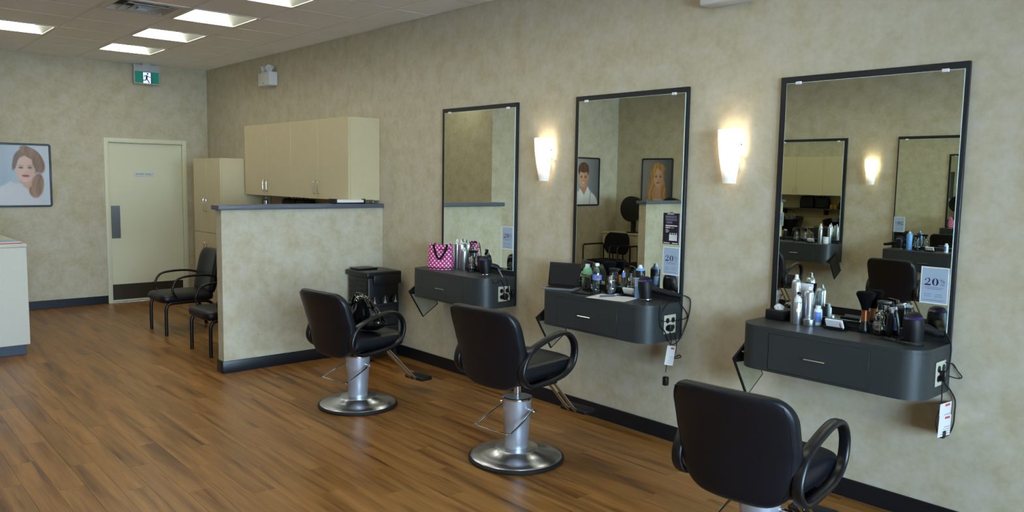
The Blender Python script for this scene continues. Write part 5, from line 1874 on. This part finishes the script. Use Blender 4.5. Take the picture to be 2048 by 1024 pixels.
put(cans('silver spray can between the pink dotted bag and the mirror', 0.240, 0.0245), S1, 0.150, 0.060)
put(cans('silver spray can right of the pink dotted bag', 0.185, 0.0225), S1, 0.085, 0.080)
put(tray('black tray at the foot of the far mirror', 0.26, 0.045), S1, -0.01, 0.054)
put(spray('clear round spray bottle with black trigger on the far counter'), S1, -0.045, 0.105, rz=0.5)
put(clipper('black hair clipper beside the spray bottle on the far counter', M['plast']), S1, -0.130, 0.080)
d1 = put(dryer('black hair dryer with purple ring on the far counter', math.radians(-125), 0.08, 0.0), S1, -0.300, 0.165)
cd1 = thing('price_card', 'white card leaning at the right end of the far counter', 'card', S1.w(-0.430, 0.115, TOP + 0.001))
m = MB().at((0, 0, 0), rx=-0.45, rz=-0.5)
m.box(-0.035, 0.035, -0.0008, 0.0008, 0.0, 0.060)
m.build('card', M['paper'], cd1, smooth=False)
m = MB().at((0, 0, 0), rx=-0.45, rz=-0.5)
m.box(-0.025, 0.005, 0.0009, 0.0012, 0.012, 0.030).build('pink_print', M['tagred'], cd1, smooth=False)

# cords, plugs and warning tags: parts of their dryers, laid out in world space just beside the counter ends
def world_part(parent, mb, name, m, angle=60):
    """world-space mesh made a child of a thing, kept where it is"""
    o = mb.build(name, m, None, angle)
    mw = Matrix.Translation(parent.location) @ Matrix.Rotation(parent.rotation_euler.z, 4, 'Z')
    o.parent = parent
    o.matrix_parent_inverse = mw.inverted()
    return o
def cord(parent, pts, xpl, r=0.0032, extra=None, name='cord'):
    P = []
    for u, v, d in pts:
        q = px(u, v, 'x', xpl + d)
        if q.y < 0.009:          # this stretch lies against the wall
            q = px(u, v, 'y', 0.009)
        P.append(q)
    if extra:
        P = [Vector(e) for e in extra] + P
    return world_part(parent, MB().tube(cat_rom(P, 7), r, 7), name, M['rubber'])
def plug(parent, u, v, xpl, hgt=0.045):
    p = px(u, v, 'x', xpl)
    m = MB().rbox(p.x - 0.016, p.x + 0.014, p.y - 0.016, p.y + 0.016, p.z - hgt / 2, p.z + hgt / 2, 0.005, 2)
    return world_part(parent, m, 'plug', M['plast'])
def wtag(parent, u0, v0, u1, v1, xpl, tilt):
    a, b = px(u0, v0, 'x', xpl), px(u1, v1, 'x', xpl)
    y0, y1, z0, z1 = max(a.y, 0.006), max(b.y, 0.006), a.z, b.z
    cy_, cz_ = (y0 + y1) / 2, (z0 + z1) / 2
    hw, hh = abs(y1 - y0) / 2, abs(z1 - z0) / 2
    m = MB().at((xpl, cy_, cz_), rx=tilt)
    m.box(-0.0008, 0.0008, -hw, hw, -hh, hh)
    o = world_part(parent, m, 'warning_tag', M['tag'])
    r = MB().at((xpl, cy_, cz_), rx=tilt)
    r.box(-0.0014, -0.0008, -hw * 0.7, hw * 0.1, hh * 0.66, hh * 0.86)
    world_part(parent, r, 'red_heading', M['tagred'])
    r = MB().at((xpl, cy_, cz_), rx=tilt)
    for k in range(4):
        r.box(-0.0014, -0.0008, -hw * 0.85, hw * (0.1 + 0.15 * k), -hh * (0.1 + 0.22 * k) - 0.0016, -hh * (0.1 + 0.22 * k))
    w = world_part(parent, r, 'tag_print', M['tagblk'])
    return o
X3 = S3.cx - PW / 2 - 0.012
e3 = Vector(d3.location)
cord(d3, [(1893, 668, 0.010), (1902, 690, 0.004), (1901, 715, 0.0), (1897, 735, 0.0), (1888, 748, 0.0)], X3, 0.0035, [e3 + Vector((-0.06, -0.10, 0.045)), e3 + Vector((-0.085, -0.115, 0.03))])
cord(d3, [(1892, 725, 0.0), (1906, 728, 0.0), (1915, 742, 0.0), (1924, 754, 0.0), (1915, 757, 0.0), (1892, 750, 0.0)], X3, 0.0025)
cord(d3, [(1885, 762, 0.0), (1884, 785, 0.0), (1882, 810, 0.0), (1874, 835, 0.0), (1872, 850, 0.0), (1876, 868, 0.0), (1883, 872, 0.0)], X3, 0.0028)
cord(d3, [(1888, 765, 0.0), (1900, 780, 0.0), (1910, 800, 0.0), (1909, 825, 0.0), (1906, 850, 0.0), (1896, 870, 0.0), (1885, 868, 0.0)], X3, 0.0038)
plug(d3, 1886, 752, X3 - 0.004, 0.05)
plug(d3, 1883, 868, X3, 0.035)
wtag(d3, 1880, 811, 1907, 838, X3 - 0.006, 0.06)
wtag(d3, 1878, 837, 1908, 861, X3 - 0.009, 0.10)
lp = []
for k in range(40):
    a = 2 * PI * k / 19
    lp.append(e3 + Vector((0.055 * math.cos(a) + 0.005, 0.045 * math.sin(a) + 0.025, 0.004 + 0.00025 * k)))
world_part(d3, MB().tube(lp, 0.0035, 6), 'coiled_cord', M['rubber'])
X2 = S2.cx - PW / 2 - 0.012
cord(d2, [(1368, 591, 0.0), (1378, 596, 0.0), (1381, 605, 0.0), (1378, 628, 0.0), (1370, 655, 0.0), (1358, 680, 0.0), (1346, 689, 0.0), (1337, 683, 0.0), (1330, 664, 0.0), (1321, 652, 0.0), (1320, 630, 0.0), (1322, 606, 0.004)], X2, 0.0035)
cord(d2, [(1354, 600, 0.004), (1368, 617, 0.0), (1375, 630, 0.0), (1371, 637, 0.0), (1355, 641, 0.0), (1330, 643, 0.0), (1322, 638, 0.0), (1327, 620, 0.0), (1338, 606, 0.004)], X2, 0.0028)
cord(d2, [(1340, 664, 0.0), (1343, 680, 0.0), (1338, 700, 0.0), (1334, 725, 0.0), (1331, 745, 0.0)], X2, 0.0028)
cord(d2, [(1350, 668, 0.0), (1353, 690, 0.0), (1350, 707, 0.0), (1345, 716, 0.0), (1358, 710, 0.0), (1362, 714, 0.0), (1350, 717, 0.0), (1334, 713, 0.0)], X2, 0.0028)
plug(d2, 1340, 656, X2 - 0.004, 0.04)
plug(d2, 1331, 762, X2, 0.055)
wtag(d2, 1332, 694, 1348, 728, X2 - 0.006, 0.22)
X1 = S1.cx - PW / 2 - 0.012
cord(d1, [(1012, 556, 0.01), (1016, 570, 0.0), (1018, 585, 0.0), (1024, 597, 0.0), (1018, 602, 0.0), (1010, 594, 0.0)], X1, 0.004)
cord(d1, [(984, 558, 0.01), (988, 566, 0.0), (996, 566, 0.0), (1002, 560, 0.0), (1008, 574, 0.0), (1008, 588, 0.0)], X1, 0.0034)
plug(d1, 1010, 593, X1 - 0.004, 0.05)
plug(d1, 1026, 588, X1, 0.06)

# --- opposite counters, seen in the right mirror
put(cans('tall silver can at the near end of the opposite counter, seen reflected', 0.25, 0.0245), OA, 0.26, 0.16)
put(cans('second silver can on the opposite counter, seen reflected', 0.215, 0.0245), OA, 0.285, 0.215)
put(cans('third silver can beside the white jar, seen reflected', 0.24, 0.0245), OA, 0.36, 0.12)
put(jar('white jar on the black tray of the opposite counter, seen reflected', 0.085, 0.036, M['cap']), OA, 0.345, 0.185)
put(tray('black tray under the reflected white jar', 0.18, 0.10), OA, 0.38, 0.06)
put(card_holder('card holder on the opposite counter, seen reflected'), OA, 0.16, 0.20)
put(spray('spray bottle on the opposite counter, seen reflected'), OA, -0.08, 0.13)
put(spray('second spray bottle on the opposite counter, seen reflected'), OA, 0.03, 0.10)
put(clipper('clipper standing on the opposite counter, seen reflected', M['plast']), OA, -0.26, 0.14)
put(dryer('hair dryer at the reflected opposite counter by the wall lamp', math.radians(-160), 0.17, 0.0), OB, -0.33, 0.16)
bc1 = put(cans('blue spray can reflected on the opposite counter', 0.215, 0.0320, M['cap'], M['ltblue']), OB, -0.215, 0.17)
put(spray('spray bottle beside the reflected blue can'), OB, -0.13, 0.15)
put(card_holder('card holder beside the reflected blue can'), OB, 0.03, 0.20)
put(white_bottle('white bottle on the reflected opposite counter behind the chair'), OB, 0.20, 0.20)

# ------------------------------------------------------------------ things on the ledge and the bottle shelf
lt_ = thing('paper_tray', 'white paper tray with dark ends on the half wall ledge', 'tray', (6.475, 0.335, HWH + 0.0404))
MB().rbox(-0.045, 0.075, -0.14, 0.14, 0.0, 0.006, 0.002, 1).build('tray_base', M['plast'], lt_)
for s in (-1, 1):
    MB().rbox(-0.05, 0.08, s * 0.148 - 0.009, s * 0.148 + 0.009, 0.0, 0.046, 0.003, 1).build('end_block', M['plast'], lt_)
MB().box(-0.044, 0.074, -0.1385, 0.1385, 0.012, 0.036).build('paper_stack', M['paper'], lt_, smooth=False)
wr_ = thing('wire_rack', 'thin wire rack at the wall end of the ledge', 'rack', (6.475, 0.14, HWH + 0.0404))
r = MB()
for x in (-0.04, 0.04):
    r.tube([(x, -0.06, 0.0), (x, -0.06, 0.032), (x, 0.06, 0.032), (x, 0.06, 0.0)], 0.0022, 6)
for y in (-0.06, 0.06):
    r.tube([(-0.04, y, 0.0022), (0.04, y, 0.0022)], 0.0022, 6)
r.build('wire', M['plast'], wr_)
SZ = 1.1704
def on_shelf(o, x, y=0.13):
    o.location = (x, y, SZ)
    return o
on_shelf(cans('silver can at the far end of the bottle shelf, tip above the ledge', 0.245, 0.026), 8.68, 0.14)
for k, (x, c, lab) in enumerate(((8.06, 'black', 'black speaker-like box left on the bottle shelf above the ledge line'), (7.73, 'black', 'second black box on the bottle shelf above the ledge line'))):
    t = thing('black_box', lab, 'box', (x, 0.125, SZ), 0.0, 'black boxes on the shelf')
    MB().pillow(lambda v: 0.145 - 0.03 * v ** 4, 0.0, 0.245, 0.14, lambda s, th, q: (s, th, q), 14, 14, 5).merge().build('shell', M['matte'], t, angle=60)
    MB().tube(cat_rom([(-0.05, 0, 0.235), (-0.045, 0, 0.262), (0.0, 0, 0.270), (0.045, 0, 0.262), (0.05, 0, 0.235)], 5), 0.007, 8).build('grip', M['plast'], t)
sb = [(7.62, 'amber'), (7.54, 'amber'), (7.45, 'dark'), (7.36, 'dark'), (7.26, 'purple'), (7.16, 'purple'), (7.06, 'purple'), (6.96, 'silver'), (6.86, 'dark'), (6.76, 'silver')]
cnt = {}
words = ['first', 'second', 'third', 'fourth']
for x, kd in sb:
    cnt[kd] = cnt.get(kd, 0) + 1
    cm = {'amber': M['yellow'], 'dark': M['plast'], 'purple': mat('deep_purple_plastic', '#2a1f2e', 0.4), 'silver': M['can']}[kd]
    x -= 0.085
    t = thing('product_bottle', '%s %s product bottle from the tall cabinet on the bottle shelf' % (words[cnt[kd] - 1], kd), 'bottle', (x, 0.135, SZ), 0.0, 'bottles on the wall shelf')
    hh = {'amber': 0.10, 'dark': 0.14, 'purple': 0.15, 'silver': 0.17}[kd]
    MB().lathe([(0.033, 0), (0.035, 0.004), (0.035, hh * 0.75), (0.02, hh * 0.9), (0.012, hh * 0.92)], 20).build('bottle_body', cm, t)
    MB().lathe([(0.013, hh * 0.915), (0.013, hh * 0.99), (0.011, hh), (0, hh)], 14).build('bottle_cap', M['plast'] if kd != 'silver' else M['cap'], t)

# ------------------------------------------------------------------ handbag on the far salon chair
hb = thing('handbag', 'shiny black slouchy handbag with silver ring on the salon chair', 'handbag', (4.85, 1.10, 0.5575), math.radians(20))
vs, fs = [], []
nu_, nv_ = 36, 20
for j in range(nv_ + 1):
    q = j / nv_
    for i in range(nu_):
        a = 2 * PI * i / nu_
        prof = math.sin(min(1.0, q * 3.2) * PI / 2) ** 0.5 * (1 - 0.72 * max(0, (q - 0.25) / 0.75) ** 1.1)
        if j == nv_:
            prof = 0.0
        fold = 1 + 0.07 * math.sin(7 * a + 5 * q) * (0.3 + q) + 0.05 * math.sin(11 * a - 9 * q)
        vs.append((0.155 * prof * fold * math.cos(a) + 0.02 * q, 0.10 * prof * fold * math.sin(a) + 0.05 * q, 0.265 * q + 0.012 * math.sin(3 * a) * q * (1 - q)))
for j in range(nv_):
    for i in range(nu_):
        fs.append((j * nu_ + i, j * nu_ + (i + 1) % nu_, (j + 1) * nu_ + (i + 1) % nu_, (j + 1) * nu_ + i))
fs.append(tuple(reversed(range(nu_))))
MB().add(vs, fs).merge(1e-4).build('bag_body', M['patent'], hb, angle=70)
MB().tube(cat_rom([(-0.09, 0.05, 0.185), (-0.05, 0.085, 0.255), (0.03, 0.10, 0.285), (0.08, 0.085, 0.23), (0.12, 0.05, 0.15)], 6), 0.0045, 8, r2=0.011, up=(0, 1, 0)).build('strap', M['patent'], hb)
rg = MB().at((0.045, 0.075, 0.262), rx=1.2, rz=0.4)
rg.tube([(0.020 * math.cos(2 * PI * k / 24), 0.020 * math.sin(2 * PI * k / 24), 0) for k in range(24)], 0.0028, 8, True).build('silver_ring', M['chrome'], hb)
rg = MB().at((0.035, 0.090, 0.235), rx=1.5)
rg.tube([(0.010 * math.cos(2 * PI * k / 18), 0.014 * math.sin(2 * PI * k / 18), 0) for k in range(18)], 0.0024, 8, True).build('silver_buckle', M['chrome'], hb)
